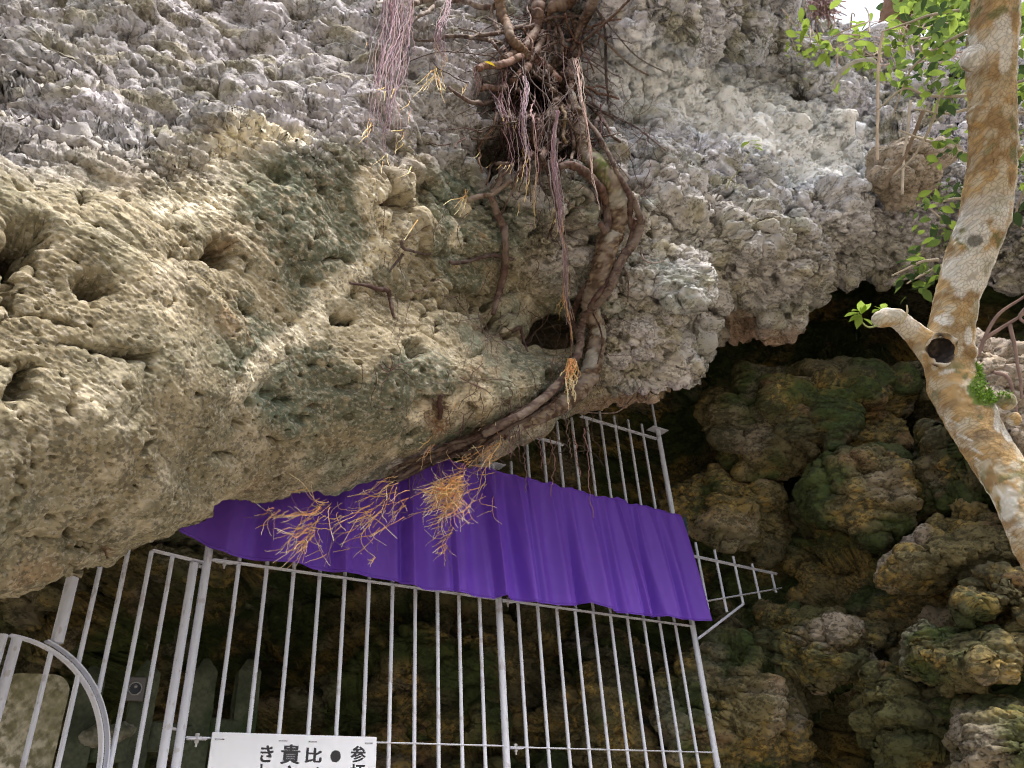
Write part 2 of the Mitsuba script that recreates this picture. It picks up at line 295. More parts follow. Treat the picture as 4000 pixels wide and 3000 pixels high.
# open cracks
for path, wd, dep in (([(-20, 1157), (60, 1166), (120, 1158), (190, 1172), (232, 1180)], 2.6, 0.05), ([(790, 632), (850, 640), (930, 648), (1000, 655), (1070, 690), (1110, 716), (1180, 728), (1235, 720)], 7, 0.16), ([(660, 560), (700, 556), (745, 560)], 4, 0.07), ([(935, 555), (970, 558), (1020, 550)], 5, 0.09),
                      ([(930, 440), (985, 430), (1035, 418)], 5, 0.10), ([(120, 764), (200, 760), (270, 770), (320, 778)], 5, 0.10), ([(1035, 250), (1045, 330), (1030, 400)], 6, 0.10), ([(1410, 130), (1470, 128), (1540, 118), (1570, 90)], 8, 0.16), ([(1330, 360), (1400, 420), (1440, 500), (1450, 580)], 6, 0.10),
                      ([(1540, 640), (1550, 700), (1545, 760)], 8, 0.14), ([(1600, 330), (1640, 345), (1700, 350), (1760, 380)], 7, 0.12), ([(1830, 300), (1860, 310), (1890, 330)], 7, 0.16), ([(440, 545), (415, 552), (395, 556)], 4, 0.08), ([(590, 965), (640, 962), (700, 950)], 3, 0.05), ([(1480, 250), (1560, 300), (1640, 330)], 6, 0.10), ([(1300, 560), (1340, 600), (1420, 640), (1500, 650)], 6, 0.10)):
    for (a0, b0), (a1, b1) in zip(path[:-1], path[1:]):
        near = np.flatnonzero((wu > min(a0, a1) - 30) & (wu < max(a0, a1) + 30) & (wv > min(b0, b1) - 30) & (wv < max(b0, b1) + 30))
        h_ = np.clip(((wu[near] - a0) * (a1 - a0) + (wv[near] - b0) * (b1 - b0)) / ((a1 - a0) ** 2 + (b1 - b0) ** 2), 0, 1)
        q = np.hypot(wu[near] - a0 - h_ * (a1 - a0), wv[near] - b0 - h_ * (b1 - b0)) / wd
        disp[near] = np.minimum(disp[near], disp[near] - dep * (1 - ss(0.3, 1.2, q)))
fade = np.ones((H, W)); fade[:24] = np.linspace(0.3, 1, 24)[:, None]
fade = fade.reshape(-1)


def scallop(q, n, seed):
    """Bowls eaten out side by side, with sharp rims between them: 0 in a bowl's middle, about 1 on the rims."""
    r_ = np.random.default_rng(seed)
    a, b, _ = worley(q, q[r_.integers(0, len(q), n)])
    return np.clip(a / (0.5 * (a + b) + 1e-9), 0, 1) ** 1.6


def renormal(Xf, shape, old):
    n_ = gridnormals(gaussian_filter(Xf.reshape(*shape, 3), (1.5, 1.5, 0))).reshape(-1, 3)
    return np.where(np.sum(n_ * old, -1, keepdims=True) < 0, -n_, n_)


def relax(Xf, shape, n_, times):
    """Slides the points of a sheet over its own surface, so that steep walls get their share of them."""
    q, m = Xf.reshape(*shape, 3).copy(), n_.reshape(*shape, 3)
    for _ in range(times):
        e = 0.25 * (q[:-2, 1:-1] + q[2:, 1:-1] + q[1:-1, :-2] + q[1:-1, 2:]) - q[1:-1, 1:-1]
        e -= m[1:-1, 1:-1] * np.sum(e * m[1:-1, 1:-1], -1, keepdims=True)
        q[1:-1, 1:-1] += 0.9 * e
    return q.reshape(-1, 3)


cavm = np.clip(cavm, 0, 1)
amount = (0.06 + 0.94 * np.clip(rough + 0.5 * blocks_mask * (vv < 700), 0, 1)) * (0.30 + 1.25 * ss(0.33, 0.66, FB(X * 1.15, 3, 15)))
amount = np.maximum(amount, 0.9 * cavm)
X = X + NR * (disp * fade)[:, None]
NR = renormal(X, (H, W), NR)
X = relax(X, (H, W), NR, 14)
NR = renormal(X, (H, W), NR)
b_ = beds(X)
wb = b_ + 0.10 * np.stack([FB(b_ * 4, 2, 24), FB(b_ * 4, 2, 25), FB(b_ * 4, 2, 26)], -1)
patchy = ss(0.42, 0.62, FB(X * 1.9, 3, 29))
mid = (scallop(wb, 12000, 501) - 0.5) * 0.06 * patchy + (ridge(wb * 4.2, 31) - 0.55) * 0.055 + (FB(wb * 7, 3, 30) - 0.5) * 0.05 + (0.5 * ridge(wb * 7, 48) + 0.3 * ridge(wb * 13, 49) + 0.2 * ridge(wb * 25, 50) - 0.55) * 0.085
mid = mid * amount
# small dissolved pits everywhere, then the caverns seen on the face
w = 0.09 + 1.0 * rough + 0.12 * ss(600, 900, vv) * (1 - ss(200, 420, uu))
inside = (uu > -60) & (uu < 2270) & (vv > -60)
idx = np.flatnonzero(inside)
idx = rng.choice(idx, 5200, replace=False, p=(w[idx] / w[idx].sum()))
pr = np.exp(rng.normal(math.log(0.017), 0.45, len(idx))) * np.clip(np.linalg.norm(X[idx] - EYE, axis=1) / 4, 0.8, 2.0)
pw = X + 0.03 * (np.stack([N(X * 25, 41), N(X * 25, 42), N(X * 25, 43)], -1) - 0.5)
mid -= pits(pw * [1, 1, 1.25], X[idx] * [1, 1, 1.25], pr, pr * rng.uniform(0.9, 2.2, len(idx)))
X = X + NR * (mid * fade)[:, None]
NR = renormal(X, (H, W), NR)
X = relax(X, (H, W), NR, 6)
NR = renormal(X, (H, W), NR)
b_ = beds(X)
small = ((FB(b_ * 15, 3, 47) - 0.5) * 0.030 + (0.6 * ridge(b_ * 16, 54) + 0.4 * ridge(b_ * 33, 55) - 0.55) * 0.042 + patchy * (scallop(b_ + 0.03 * np.stack([FB(b_ * 14, 2, 27), FB(b_ * 14, 2, 28), FB(b_ * 14, 2, 29)], -1), 45000, 502) - 0.5) * 0.026 + (FB(b_ * 22, 2, 37) - 0.5) * 0.030) * amount + (FB(X * 9, 4, 35) - 0.5) * 0.010 + (ridge(X * 30, 39) - 0.55) * 0.004
i2 = np.flatnonzero(inside & (rng.random(len(X)) < 0.1)); wt = 0.10 + rough[i2]
i2 = rng.choice(i2, 15000, replace=False, p=wt / wt.sum())
p2r = np.exp(rng.normal(math.log(0.011), 0.4, len(i2))) * np.clip(np.linalg.norm(X[i2] - EYE, axis=1) / 4, 0.8, 2.0)
pw = X + 0.016 * (np.stack([N(X * 45, 44), N(X * 45, 45), N(X * 45, 46)], -1) - 0.5)
small -= pits(pw * [1, 1, 1.4], X[i2] * [1, 1, 1.4], p2r, p2r * rng.uniform(0.8, 1.8, len(i2)))
X = X + NR * (small * fade)[:, None]
NR = renormal(X, (H, W), NR)
b_ = beds(X)
tiny = ((ridge(b_ * 40, 34) - 0.55) * 0.012 + (ridge(b_ * 85, 36) - 0.55) * 0.008) * amount + (ridge(X * 60, 38) - 0.55) * 0.0035 + (N(X * 110, 40) - 0.5) * 0.003
X2 = X + NR * (tiny * fade)[:, None]
X = X2
G2 = X2.reshape(H, W, 3)

# colour of the stone, some light and shade painted in: grey weathered crust above, bare tan limestone below, algae, lichen and iron stains
c0 = mixc((0.375, 0.325, 0.22), (0.265, 0.228, 0.148), ss(0.35, 0.65, FB(X * 2.3, 4, 61)))
c0 = mixc(c0, (0.52, 0.46, 0.34), ss(0.56, 0.70, FB(X * [6, 6, 4], 4, 62)) * 0.7)
crust = mixc((0.53, 0.51, 0.545), (0.36, 0.345, 0.355), ss(0.35, 0.65, FB(X * 3, 4, 63)))
crust = mixc(crust, (0.27, 0.245, 0.17), ss(0.5, 0.68, FB(X * [4, 4, 9], 4, 64)) * 0.8)
rc = np.clip(rough * 0.95, 0, 1) * (1 - 0.42 * ss(1000, 1200, uu) * ss(330, 480, vv + 0.25 * wob - 0.12 * (uu - 1300)))
col = mixc(c0, crust, rc)
patch = FB(X * 1.7 + 0.25 * (FB(X * 9, 3, 66)[:, None]), 4, 65)
speck = FB(X * 38, 3, 67)
gmask = np.clip(0.3 + ss(420, 640, uu) * (1 - ss(1250, 1600, uu)) * ss(300, 420, vv), 0, 1)
for cu, cv, a, b, k_ in ((770, 830, 170, 100, 0.16), (700, 470, 130, 90, 0.10), (500, 720, 90, 80, 0.08), (330, 560, 120, 40, 0.07), (950, 800, 90, 60, 0.12), (250, 1080, 200, 60, 0.06), (1010, 470, 60, 60, 0.12)):
    patch = patch + k_ * np.exp(-((wu - cu) / a) ** 2 - ((wv - cv) / b) ** 2)
alg = ss(0.47, 0.58, patch) * ss(0.34, 0.60, speck + 0.08) * gmask
col = mixc(col, (0.125, 0.145, 0.105), alg * 0.85)
col = mixc(col, (0.13, 0.19, 0.15), ss(0.55, 0.66, FB(X * 2.4, 4, 68)) * gmask * 0.45)
pale = ss(0.60, 0.68, FB(X * [9, 9, 9], 3, 69)) * ss(0.5, 0.62, FB(X * 1.4, 3, 70)) * ss(350, 500, uu) * (1 - 0.7 * rough)
col = mixc(col, (0.72, 0.68, 0.55), pale * 0.8)
iron = ss(0.60, 0.72, FB(X * 2.1, 4, 71)) * ss(0.4, 0.6, FB(X * 14, 3, 72))
col = mixc(col, (0.36, 0.22, 0.12), iron * 0.4 * (1 - 0.75 * rough))
col = mixc(col, mixc((0.20, 0.145, 0.095), (0.11, 0.085, 0.06), ss(0.4, 0.6, FB(X * 12, 3, 58))), ss(0.55, 0.95, cavm) * 0.85)  # hollows painted dark brown: stain, plus shade put into the colour
for cu, cv, a, b, c in ((940, 900, 36, 44, (0.26, 0.12, 0.06)), (480, 540, 40, 36, (0.20, 0.12, 0.07)), (1640, 715, 90, 40, (0.33, 0.20, 0.12)), (225, 1195, 26, 18, (0.25, 0.14, 0.09)), (1400, 880, 160, 30, (0.30, 0.19, 0.10))):
    col = mixc(col, c, (1 - ss(0.5, 1.2, np.hypot((wu - cu) / a, (wv - cv) / b))) * 0.8)
# pale runs of lime down the smooth face
for (a0, b0, a1, b1, wd) in ((560, 790, 690, 690, 16), (700, 640, 830, 520, 15), (790, 400, 840, 560, 14), (600, 760, 520, 860, 18), (450, 360, 640, 330, 12), (330, 470, 480, 440, 14), (1010, 440, 990, 520, 9), (900, 900, 1060, 860, 16)):
    L2 = (a1 - a0) ** 2 + (b1 - b0) ** 2
    h_ = np.clip(((wu - a0) * (a1 - a0) + (wv - b0) * (b1 - b0)) / L2, 0, 1)
    dd = np.hypot(wu - a0 - h_ * (a1 - a0), wv - b0 - h_ * (b1 - b0))
    col = mixc(col, (0.80, 0.73, 0.56), (1 - ss(0.3, 2.6, dd / wd)) * 0.95 * ss(0.3, 0.55, speck + 0.08))
# cool skylight painted as a pale band along the slab on the right
film = (1 - ss(0, 60, np.abs((vv - 130) - (uu - 1330) * 0.42) - 45)) * ss(1260, 1330, uu) * (1 - ss(1800, 1930, uu))
col = mixc(col, (0.74, 0.77, 0.82), film * 0.85)
col *= (0.80 + 0.40 * ss(0.3, 0.7, FB(X * 60, 2, 73)))[:, None]
col *= (0.85 + 0.30 * FB(X * 7, 3, 74))[:, None]
col *= (1 + 0.50 * ss(1230, 1420, uu))[:, None] * mixc((1.0, 1.0, 1.0), (0.96, 1.0, 1.06), ss(1230, 1420, uu))  # right side lightened and cooled: light put into the stone colour
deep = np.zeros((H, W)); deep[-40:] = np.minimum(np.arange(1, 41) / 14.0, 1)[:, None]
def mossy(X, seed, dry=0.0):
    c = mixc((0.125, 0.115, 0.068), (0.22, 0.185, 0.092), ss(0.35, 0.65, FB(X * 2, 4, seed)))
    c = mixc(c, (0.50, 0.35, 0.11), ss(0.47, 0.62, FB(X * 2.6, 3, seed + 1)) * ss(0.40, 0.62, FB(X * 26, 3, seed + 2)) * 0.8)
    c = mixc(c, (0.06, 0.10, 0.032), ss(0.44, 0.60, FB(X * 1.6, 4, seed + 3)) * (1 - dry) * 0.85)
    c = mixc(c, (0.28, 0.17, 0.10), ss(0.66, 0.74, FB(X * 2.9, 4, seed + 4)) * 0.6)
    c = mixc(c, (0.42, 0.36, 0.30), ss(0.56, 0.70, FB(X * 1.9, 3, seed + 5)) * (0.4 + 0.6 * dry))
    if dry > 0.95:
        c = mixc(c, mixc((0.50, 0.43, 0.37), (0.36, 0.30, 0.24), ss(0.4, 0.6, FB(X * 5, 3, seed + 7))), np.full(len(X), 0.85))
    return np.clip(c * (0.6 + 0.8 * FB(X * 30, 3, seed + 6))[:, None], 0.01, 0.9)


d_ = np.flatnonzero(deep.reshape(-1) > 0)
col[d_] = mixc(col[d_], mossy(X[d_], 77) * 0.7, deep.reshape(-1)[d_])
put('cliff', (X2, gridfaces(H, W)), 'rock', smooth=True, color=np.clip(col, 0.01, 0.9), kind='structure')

# where the finished face is, for whatever grows or hangs on it
_rr = np.linalg.norm(G2[24:-44] - EYE, axis=-1)
_vg, _ug = np.arange(-330, 1480, 5.0), np.arange(-440, 2690, 5.0)
_pu, _pv = sight(G2[24:-44])
from scipy.stats import binned_statistic_2d
_st = binned_statistic_2d(_pv.ravel(), _pu.ravel(), _rr.ravel(), 'min', bins=[np.arange(-335, 1481, 6.0), np.arange(-445, 2691, 6.0)])[0]
_st = np.where(np.isfinite(_st), _st, base_r(np.stack(np.meshgrid(np.arange(-332, 1475, 6.0), np.arange(-442, 2685, 6.0), indexing='ij'), -1))[:_st.shape[0], :_st.shape[1]])
_sm = minimum_filter(_st, 3)


def face_r(u, v):
    i = np.clip(((np.asarray(v, float) + 335) / 6).astype(int), 0, _sm.shape[0] - 1)
    j = np.clip(((np.asarray(u, float) + 445) / 6).astype(int), 0, _sm.shape[1] - 1)
    return _sm[i, j]


# ---------------------------------------------------------------- the ground in front (below the frame) and the wall of the cave
gx, gy = np.meshgrid(np.concatenate([[-120, -40], np.linspace(-12, 14, 90), [40, 120]]), np.concatenate([[-120, -40], np.linspace(-12, 14, 90), [40, 120]]), indexing='xy')
gz = 0.05 * (FB(np.stack([gx, gy, 0 * gx], -1) * 1.5, 3, 81) - 0.5)
scene['ground_earth'] = {'type': 'twosided', 'b': proc_mat(lambda p, n, uv: mikit.mix((0.27, 0.235, 0.18), (0.19, 0.165, 0.125), mikit.fbm(p.x * 3, p.y * 3, p.z * 3, 4)), 0.9)}
put('ground', (np.stack([gx, gy, gz], -1).reshape(-1, 3), gridfaces(*gx.shape)), 'ground_earth', smooth=True, kind='structure')

CAVE = np.array([(-450, 1900, 6.2), (-450, 1300, 6.4), (-450, 700, 7.5), (0, 1900, 6.6), (0, 1500, 7.0), (0, 1330, 6.2), (200, 1250, 6.4), (250, 1450, 7.4), (480, 1430, 9.6), (480, 1250, 7.6), (560, 1350, 9.4), (480, 1700, 8.4), (640, 1480, 8.2), (800, 1300, 8.6),
                 (800, 1500, 7.9), (800, 1900, 7.4), (1050, 1400, 8.2), (1050, 1650, 7.6), (1250, 1500, 8.2), (1350, 1400, 9.2), (1400, 1250, 9.2), (1300, 1000, 9.8), (1100, 900, 9.5), (600, 900, 9.5), (1480, 1000, 9.6),
                 (1500, 1150, 8.8), (1480, 1500, 8.0), (1550, 1650, 7.6), (1600, 1450, 7.8), (1650, 1250, 8.5), (1600, 1200, 8.6), (1800, 1250, 7.9), (1750, 1500, 7.5), (1840, 1600, 9.0), (1790, 1560, 8.6), (1920, 1640, 8.2), (2000, 1450, 7.2), (1950, 1320, 7.5), (2100, 1600, 7.0), (2150, 1250, 6.8),
                 (1750, 1050, 8.8), (2000, 1000, 8.8), (1900, 820, 10.4), (1700, 760, 11.2), (1900, 650, 12.0), (1780, 700, 11.8), (2150, 800, 8.6), (2100, 650, 9.6), (2700, 1900, 6.4), (2700, 1200, 6.5), (2700, 500, 9.0), (1500, 500, 11), (600, 500, 10.5), (1800, 400, 11.5), (2200, 1900, 6.8), (1500, 1900, 7.3)])
_cb = RBFInterpolator(CAVE[:, :2] / 300, CAVE[:, 2], kernel='thin_plate_spline', smoothing=0.002)
cu_ = np.concatenate([np.arange(-450, -20, 16.0), np.arange(-20, 1440, 4.5), np.arange(1440, 2230, 2.6), np.arange(2230, 2700, 16.0)])
cv_ = np.concatenate([np.arange(380, 600, 14.0), np.arange(600, 1690, 3.0), np.arange(1690, 1960, 14.0)])
_qu, _qv = np.linspace(-450, 2700, 120), np.linspace(370, 1960, 80)
_qr = _cb(np.stack(np.meshgrid(_qu, _qv, indexing='xy'), -1).reshape(-1, 2) / 300).reshape(len(_qv), len(_qu))
UU, VV = np.meshgrid(cu_, cv_, indexing='xy')
CW = at(UU, VV, RegularGridInterpolator((_qv, _qu), np.clip(_qr, 4.5, 13), bounds_error=False, fill_value=None)(np.stack([VV, UU], -1)))
cn = gridnormals(CW)
if np.mean(np.sum(cn * -ray(UU, VV), -1)) < 0:
    cn = -cn


def rubble(X, n, renorm, seed, src, big=1.0, n_big=420):
    """Heaped, broken limestone: rounded lumps with deep joints, karst and pits on them, worked from coarse to fine."""
    r_ = np.random.default_rng(seed)
    if big:
        wp = X + 0.30 * np.stack([FB(X * 2.0, 3, seed + 1), FB(X * 2.0, 3, seed + 2), FB(X * 2.0, 3, seed + 3)], -1)
        sd = src[r_.integers(0, len(src), n_big)] + r_.normal(0, 0.25, (n_big, 3))
        a1, a2, cl = worley(wp * [1, 1, 1.35], sd * [1, 1, 1.35])
        tl = r_.normal(size=(n_big, 3)) * 0.45
        d = 0.22 * ss(0, 0.22, a2 - a1) ** 0.7 + ((r_.random(n_big)[cl] - 0.5) * 0.25 + np.clip(np.sum((X - sd[cl]) * tl[cl], 1), -0.28, 0.28)) * ss(0, 0.12, a2 - a1) + (FB(X * 1.2, 3, seed + 11) - 0.5) * 0.4 - 0.35
        X = X + n * (big * d)[:, None]
        n = renorm(X, n)
    n_s = len(src) // 40 if not big else 2600
    sd2 = X[r_.integers(0, len(X), n_s)] + r_.normal(0, 0.08, (n_s, 3))
    b1, b2, cl2 = worley((X + 0.10 * np.stack([FB(X * 6, 2, seed + 4), FB(X * 6, 2, seed + 5), FB(X * 6, 2, seed + 6)], -1)) * [1, 1, 1.5], sd2 * [1, 1, 1.5]) if big else (X[:, 0] * 0, X[:, 0] * 0 + 1, None)
    d = 0.05 * (ss(0, 0.12, b2 - b1) - 1)
    Xs = beds(X) * 1.1
    d = d + (ridge(Xs * 3.2, seed + 7) - 0.55) * 0.10 + (FB(Xs * 5, 3, seed + 8) - 0.5) * 0.06 + (ridge(Xs * 7, seed + 9) - 0.55) * 0.075 + (ridge(Xs * 14, seed + 16) - 0.55) * 0.035
    X = X + n * d[:, None]
    n = renorm(X, n)
    Xs = beds(X) * 1.1
    d = (ridge(Xs * 15, seed + 12) - 0.55) * 0.035 + (FB(X * 14, 3, seed + 13) - 0.5) * 0.022 + (ridge(X * 22, seed + 17) - 0.55) * 0.022
    X = X + n * d[:, None]
    n = renorm(X, n)
    d = (ridge(X * 30, seed + 14) - 0.55) * 0.014 + (ridge(X * 62, seed + 15) - 0.55) * 0.007
    return X + n * d[:, None]


X = CW.reshape(-1, 3)
X = rubble(X, cn.reshape(-1, 3), lambda q, o: renormal(q, CW.shape[:2], o), 200, X[(UU > -20).ravel() & (VV > 560).ravel()])
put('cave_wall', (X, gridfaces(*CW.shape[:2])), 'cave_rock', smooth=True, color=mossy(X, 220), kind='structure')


# boulders that can be told apart in the cave
def boulder(name, u, v, r, a, b, label, seed, depth=None, dry=0.0, tilt=0.0, sub=6, amp=1.0):
    r_ = np.random.default_rng(seed)
    ico = trimesh.creation.icosphere(sub)
    D = np.array(ico.vertices)
    pl = r_.normal(size=(11, 3)); pl /= np.linalg.norm(pl, axis=1, keepdims=True)
    hts = r_.uniform(0.74, 1.05, 11)
    q = hts / np.maximum(D @ pl.T, 0.12)
    rad = -np.log(np.exp(-16 * q).sum(1)) / 16
    rad = np.clip(rad / np.median(rad), 0.6, 1.2)
    k_ = per_unit(u, v, r); A, B = a * k_, b * k_
    C_ = depth or 0.5 * (A + B)
    f = ray(u, v); rg = np.cross(f, [0, 0, 1.0]); rg /= np.linalg.norm(rg); upd = np.cross(rg, f)
    ct, st = math.cos(math.radians(tilt)), math.sin(math.radians(tilt))
    ax, ay = rg * ct + upd * st, upd * ct - rg * st
    body = (D * rad[:, None])
    X = at(u, v, r + C_) + body[:, :1] * A * ax + body[:, 1:2] * C_ * f + body[:, 2:] * B * ay
    sc = min(A, B)
    vn = lambda q, o=None: np.array(trimesh.Trimesh(q, ico.faces, process=False).vertex_normals)
    n0 = vn(X)
    sd = X[r_.integers(0, len(X), 26)]
    wp = X + 0.14 * np.stack([FB(X * 4, 2, seed + 4), FB(X * 4, 2, seed + 5), FB(X * 4, 2, seed + 6)], -1)
    f1, f2, _ = worley(wp, sd)
    tl = r_.normal(size=(26, 3)) * 0.35
    d = (FB(X * 1.6, 3, seed) - 0.5) * 0.6 * sc + (ss(0, 0.10, f2 - f1) - 1) * 0.05 + np.clip(np.sum((X - sd[_]) * tl[_], 1), -0.15, 0.15) * ss(0, 0.08, f2 - f1)
    X = X + n0 * (d * amp)[:, None]
    X = rubble(X, vn(X), vn, seed + 50, X, big=0)
    key = thing(name, label, 'rock')
    used.discard(key)
    put(key, (X, ico.faces), 'rock' if dry > 0.95 else 'cave_rock', smooth=True, color=mossy(X, seed + 20, dry))
    return key


boulder('boulder', 1715, 915, 7.9, 205, 112, 'largest mossy boulder, wedged under the black gap of the overhang right of the fence', 301, 0.7, tilt=-4)
boulder('boulder', 1878, 1075, 7.5, 108, 118, 'dark upright mossy boulder below and right of the largest one', 302, 0.5)
boulder('boulder', 1590, 1105, 7.9, 130, 78, 'ochre flecked low boulder under the left end of the largest one', 303, 0.5, tilt=-8)
boulder('boulder', 2075, 1030, 7.6, 75, 120, 'tall mossy boulder half hidden behind the leaning lower trunk', 304, 0.5)
boulder('boulder', 2060, 1195, 6.9, 120, 62, 'flat topped boulder with a pale pinkish upper ledge near the foot of the trunk', 305, 0.5, dry=0.9, tilt=6)
boulder('boulder', 2000, 845, 8.9, 110, 55, 'shadowed green boulder in the gap behind the forked trunk', 306, 0.5)
boulder('boulder', 1590, 1560, 7.45, 130, 150, 'broad speckled boulder beside the foot of the right fence post', 307, 0.6)
boulder('boulder', 1955, 1540, 7.0, 105, 95, 'golden brown boulder overhanging the dark hollow at lower right', 308, 0.5, dry=0.5, tilt=-25)
boulder('boulder', 1800, 1400, 7.5, 150, 62, 'pinkish grey slab of rock lying above the golden brown boulder', 309, 0.5, dry=0.6, tilt=-10)
boulder('boulder', 2140, 1300, 6.5, 62, 34, 'small rounded boulder perched near the right edge below the trunk', 310, 0.3, dry=0.3)
boulder('boulder', 2090, 1420, 6.4, 110, 62, 'yellow lichened boulder below the small perched one at the right edge', 311, 0.4)
boulder('boulder', 2165, 1625, 6.3, 95, 75, 'greenish boulder in the bottom right corner', 341, 0.5, dry=0.3, amp=0.4)
boulder('boulder', 1000, 1480, 7.7, 190, 120, 'dark boulder behind the bars below the middle of the purple curtain', 313, 0.6)
boulder('boulder', 1290, 1590, 7.5, 120, 110, 'low mossy boulder behind the bars between middle and right post', 314, 0.5)
boulder('boulder', 1300, 1440, 8.4, 110, 60, 'half hidden boulder behind the bars just under the right part of the curtain', 315, 0.5)
boulder('rock_outcrop', 2185, 890, 6.6, 85, 165, 'pale pink pitted rock behind the trunk at the right edge', 316, 0.6, dry=1.0)
boulder('boulder', 1957, 368, 7.6, 66, 62, 'tan knob of rock standing on the cliff ledge left of the trunk', 317, 0.4, dry=1.0)

# ---------------------------------------------------------------- swept tubes and boxes
def spline(pts, n):
    pts = np.asarray(pts, float)
    if len(pts) == 2:
        return pts[0] + np.linspace(0, 1, n)[:, None] * (pts[1] - pts[0])
    q = np.vstack([2 * pts[0] - pts[1], pts, 2 * pts[-1] - pts[-2]])
    t = np.linspace(0, len(pts) - 1 - 1e-9, n)
    i, f = np.floor(t).astype(int), (t % 1)[:, None]
    a, b, c, d = q[i], q[i + 1], q[i + 2], q[i + 3]
    return 0.5 * (2 * b + (c - a) * f + (2 * a - 5 * b + 4 * c - d) * f ** 2 + (3 * b - a - 3 * c + d) * f ** 3)


def sweep(p, r, sides=8, caps=True):
    p = np.asarray(p, float); n = len(p)
    r = np.broadcast_to(np.asarray(r, float), (n,))
    t = np.gradient(p, axis=0); t /= np.linalg.norm(t, axis=1, keepdims=True) + 1e-12
    a = np.cross(t[0], [0.3, 0.2, 0.93]); a /= np.linalg.norm(a)
    A = np.empty_like(p)
    for i in range(n):
        a = a - t[i] * (a @ t[i]); a /= np.linalg.norm(a) + 1e-12
        A[i] = a
    B = np.cross(t, A)
    ang = np.arange(sides) * 2 * np.pi / sides
    v = p[:, None] + r[:, None, None] * (np.cos(ang)[None, :, None] * A[:, None] + np.sin(ang)[None, :, None] * B[:, None])
    i, j = np.meshgrid(np.arange(n - 1), np.arange(sides), indexing='ij')
    q = np.stack([i * sides + j, i * sides + (j + 1) % sides, (i + 1) * sides + (j + 1) % sides, (i + 1) * sides + j], -1).reshape(-1, 4)
    f = np.vstack([q[:, [0, 1, 2]], q[:, [0, 2, 3]]])
    v = v.reshape(-1, 3)
    if caps:
        k = len(v)
        v = np.vstack([v, p[0], p[-1]])
        jj = np.arange(sides)
        f = np.vstack([f, np.stack([np.full(sides, k), (jj + 1) % sides, jj], -1), np.stack([np.full(sides, k + 1), (n - 1) * sides + jj, (n - 1) * sides + (jj + 1) % sides], -1)])
    return v, f


def join(parts):
    vs, fs, k = [], [], 0
    for v, f in parts:
        f = np.asarray(f)
        if f.shape[1] == 4:
            f = np.vstack([f[:, [0, 1, 2]], f[:, [0, 2, 3]]])
        vs.append(v); fs.append(f + k); k += len(v)
    return np.vstack(vs), np.vstack(fs)


def bevel_box(c, ex, ey, ez, sx, sy, sz, b=0.002):
    """A box with chamfered edges, centre c, half sizes along three axes."""
    pts = []
    for x in (-1, 1):
        for y in (-1, 1):
            for z in (-1, 1):
                pts += [(x * sx, y * (sy - b), z * (sz - b)), (x * (sx - b), y * sy, z * (sz - b)), (x * (sx - b), y * (sy - b), z * sz)]
    m = trimesh.convex.convex_hull(np.array(pts))
    return c + np.array(m.vertices) @ np.array([ex, ey, ez]), np.array(m.faces)


# ---------------------------------------------------------------- the iron fence across the cave mouth
A1 = math.radians(36)
FD, FN = np.array([math.cos(A1), math.sin(A1), 0.0]), np.array([math.sin(A1), -math.cos(A1), 0.0])   # along the fence; towards the visitor
F0 = -FN * 4.626142
UP = np.array([0, 0, 1.0])


def fp(s, z, off=0.0):
    return F0 + FD * s + UP * z + FN * off


def round_bar(p, q, r, sides=12):
    return sweep(np.linspace(p, q, 2), r, sides)


def flat(p, q, deep, thick, side):
    """A flat bar from p to q, deep along 'side', thick across."""
    ax = (q - p) / np.linalg.norm(q - p)
    side = side - ax * (side @ ax); side /= np.linalg.norm(side)
    return bevel_box((p + q) / 2, ax, side, np.cross(ax, side), np.linalg.norm(q - p) / 2, deep / 2, thick / 2, 0.0012)


fence = thing('fence', 'tall grey painted iron bar fence closing the cave mouth behind the purple curtain', 'fence')
for s, z1 in ((1.07, 3.40), (3.112, 4.32), (5.066, 5.13)):
    put('post', round_bar(fp(s, 0.2), fp(s, z1), 0.024, 18), 'grey_paint', fence, 40)
low_s = [1.254 + 0.1695 * i for i in range(11)] + [3.279 + 0.176 * i for i in range(10)]
for s in low_s:
    put('bar', round_bar(fp(s, 0.3), fp(s, 3.243), 0.0125), 'grey_paint', fence, 40)
tops = {0: 4.391, 1: 4.655, 2: 4.79, 3: 4.90, 4: 4.98, 5: 5.028, 6: 5.139, 7: 5.144, 8: 5.144, 9: 5.145}
for i in range(10):
    s = 3.296 + 0.1735 * i
    put('bar', round_bar(fp(s, 3.262), fp(s, tops[i]), 0.0125), 'grey_paint', fence, 40)
for i in range(11):
    put('bar', round_bar(fp(low_s[i], 3.262), fp(low_s[i], 4.24 + 0.02 * (i % 3)), 0.0125), 'grey_paint', fence, 40)
for a, b, z in ((1.096, 3.086, 3.252), (3.138, 5.04, 3.252), (1.096, 3.086, 4.205), (3.138, 5.04, 4.205), (4.10, 5.04, 5.03), (3.50, 3.87, 4.682), (2.93, 3.086, 4.285), (1.096, 3.086, 2.288), (3.138, 5.04, 2.282)):
    put('rail', flat(fp(a, z), fp(b, z), 0.042 if z > 3 else 0.034, 0.006, FN), 'grey_paint', fence)
for s, z in ((3.112, 4.323), (5.066, 5.134)):
    put('cap_plate', flat(fp(s - 0.10, z), fp(s + 0.10, z), 0.10, 0.006, FN), 'grey_paint', fence)
put('bar', round_bar(fp(5.05, 5.14), fp(5.05, 5.42), 0.0125), 'grey_paint', fence, 40)
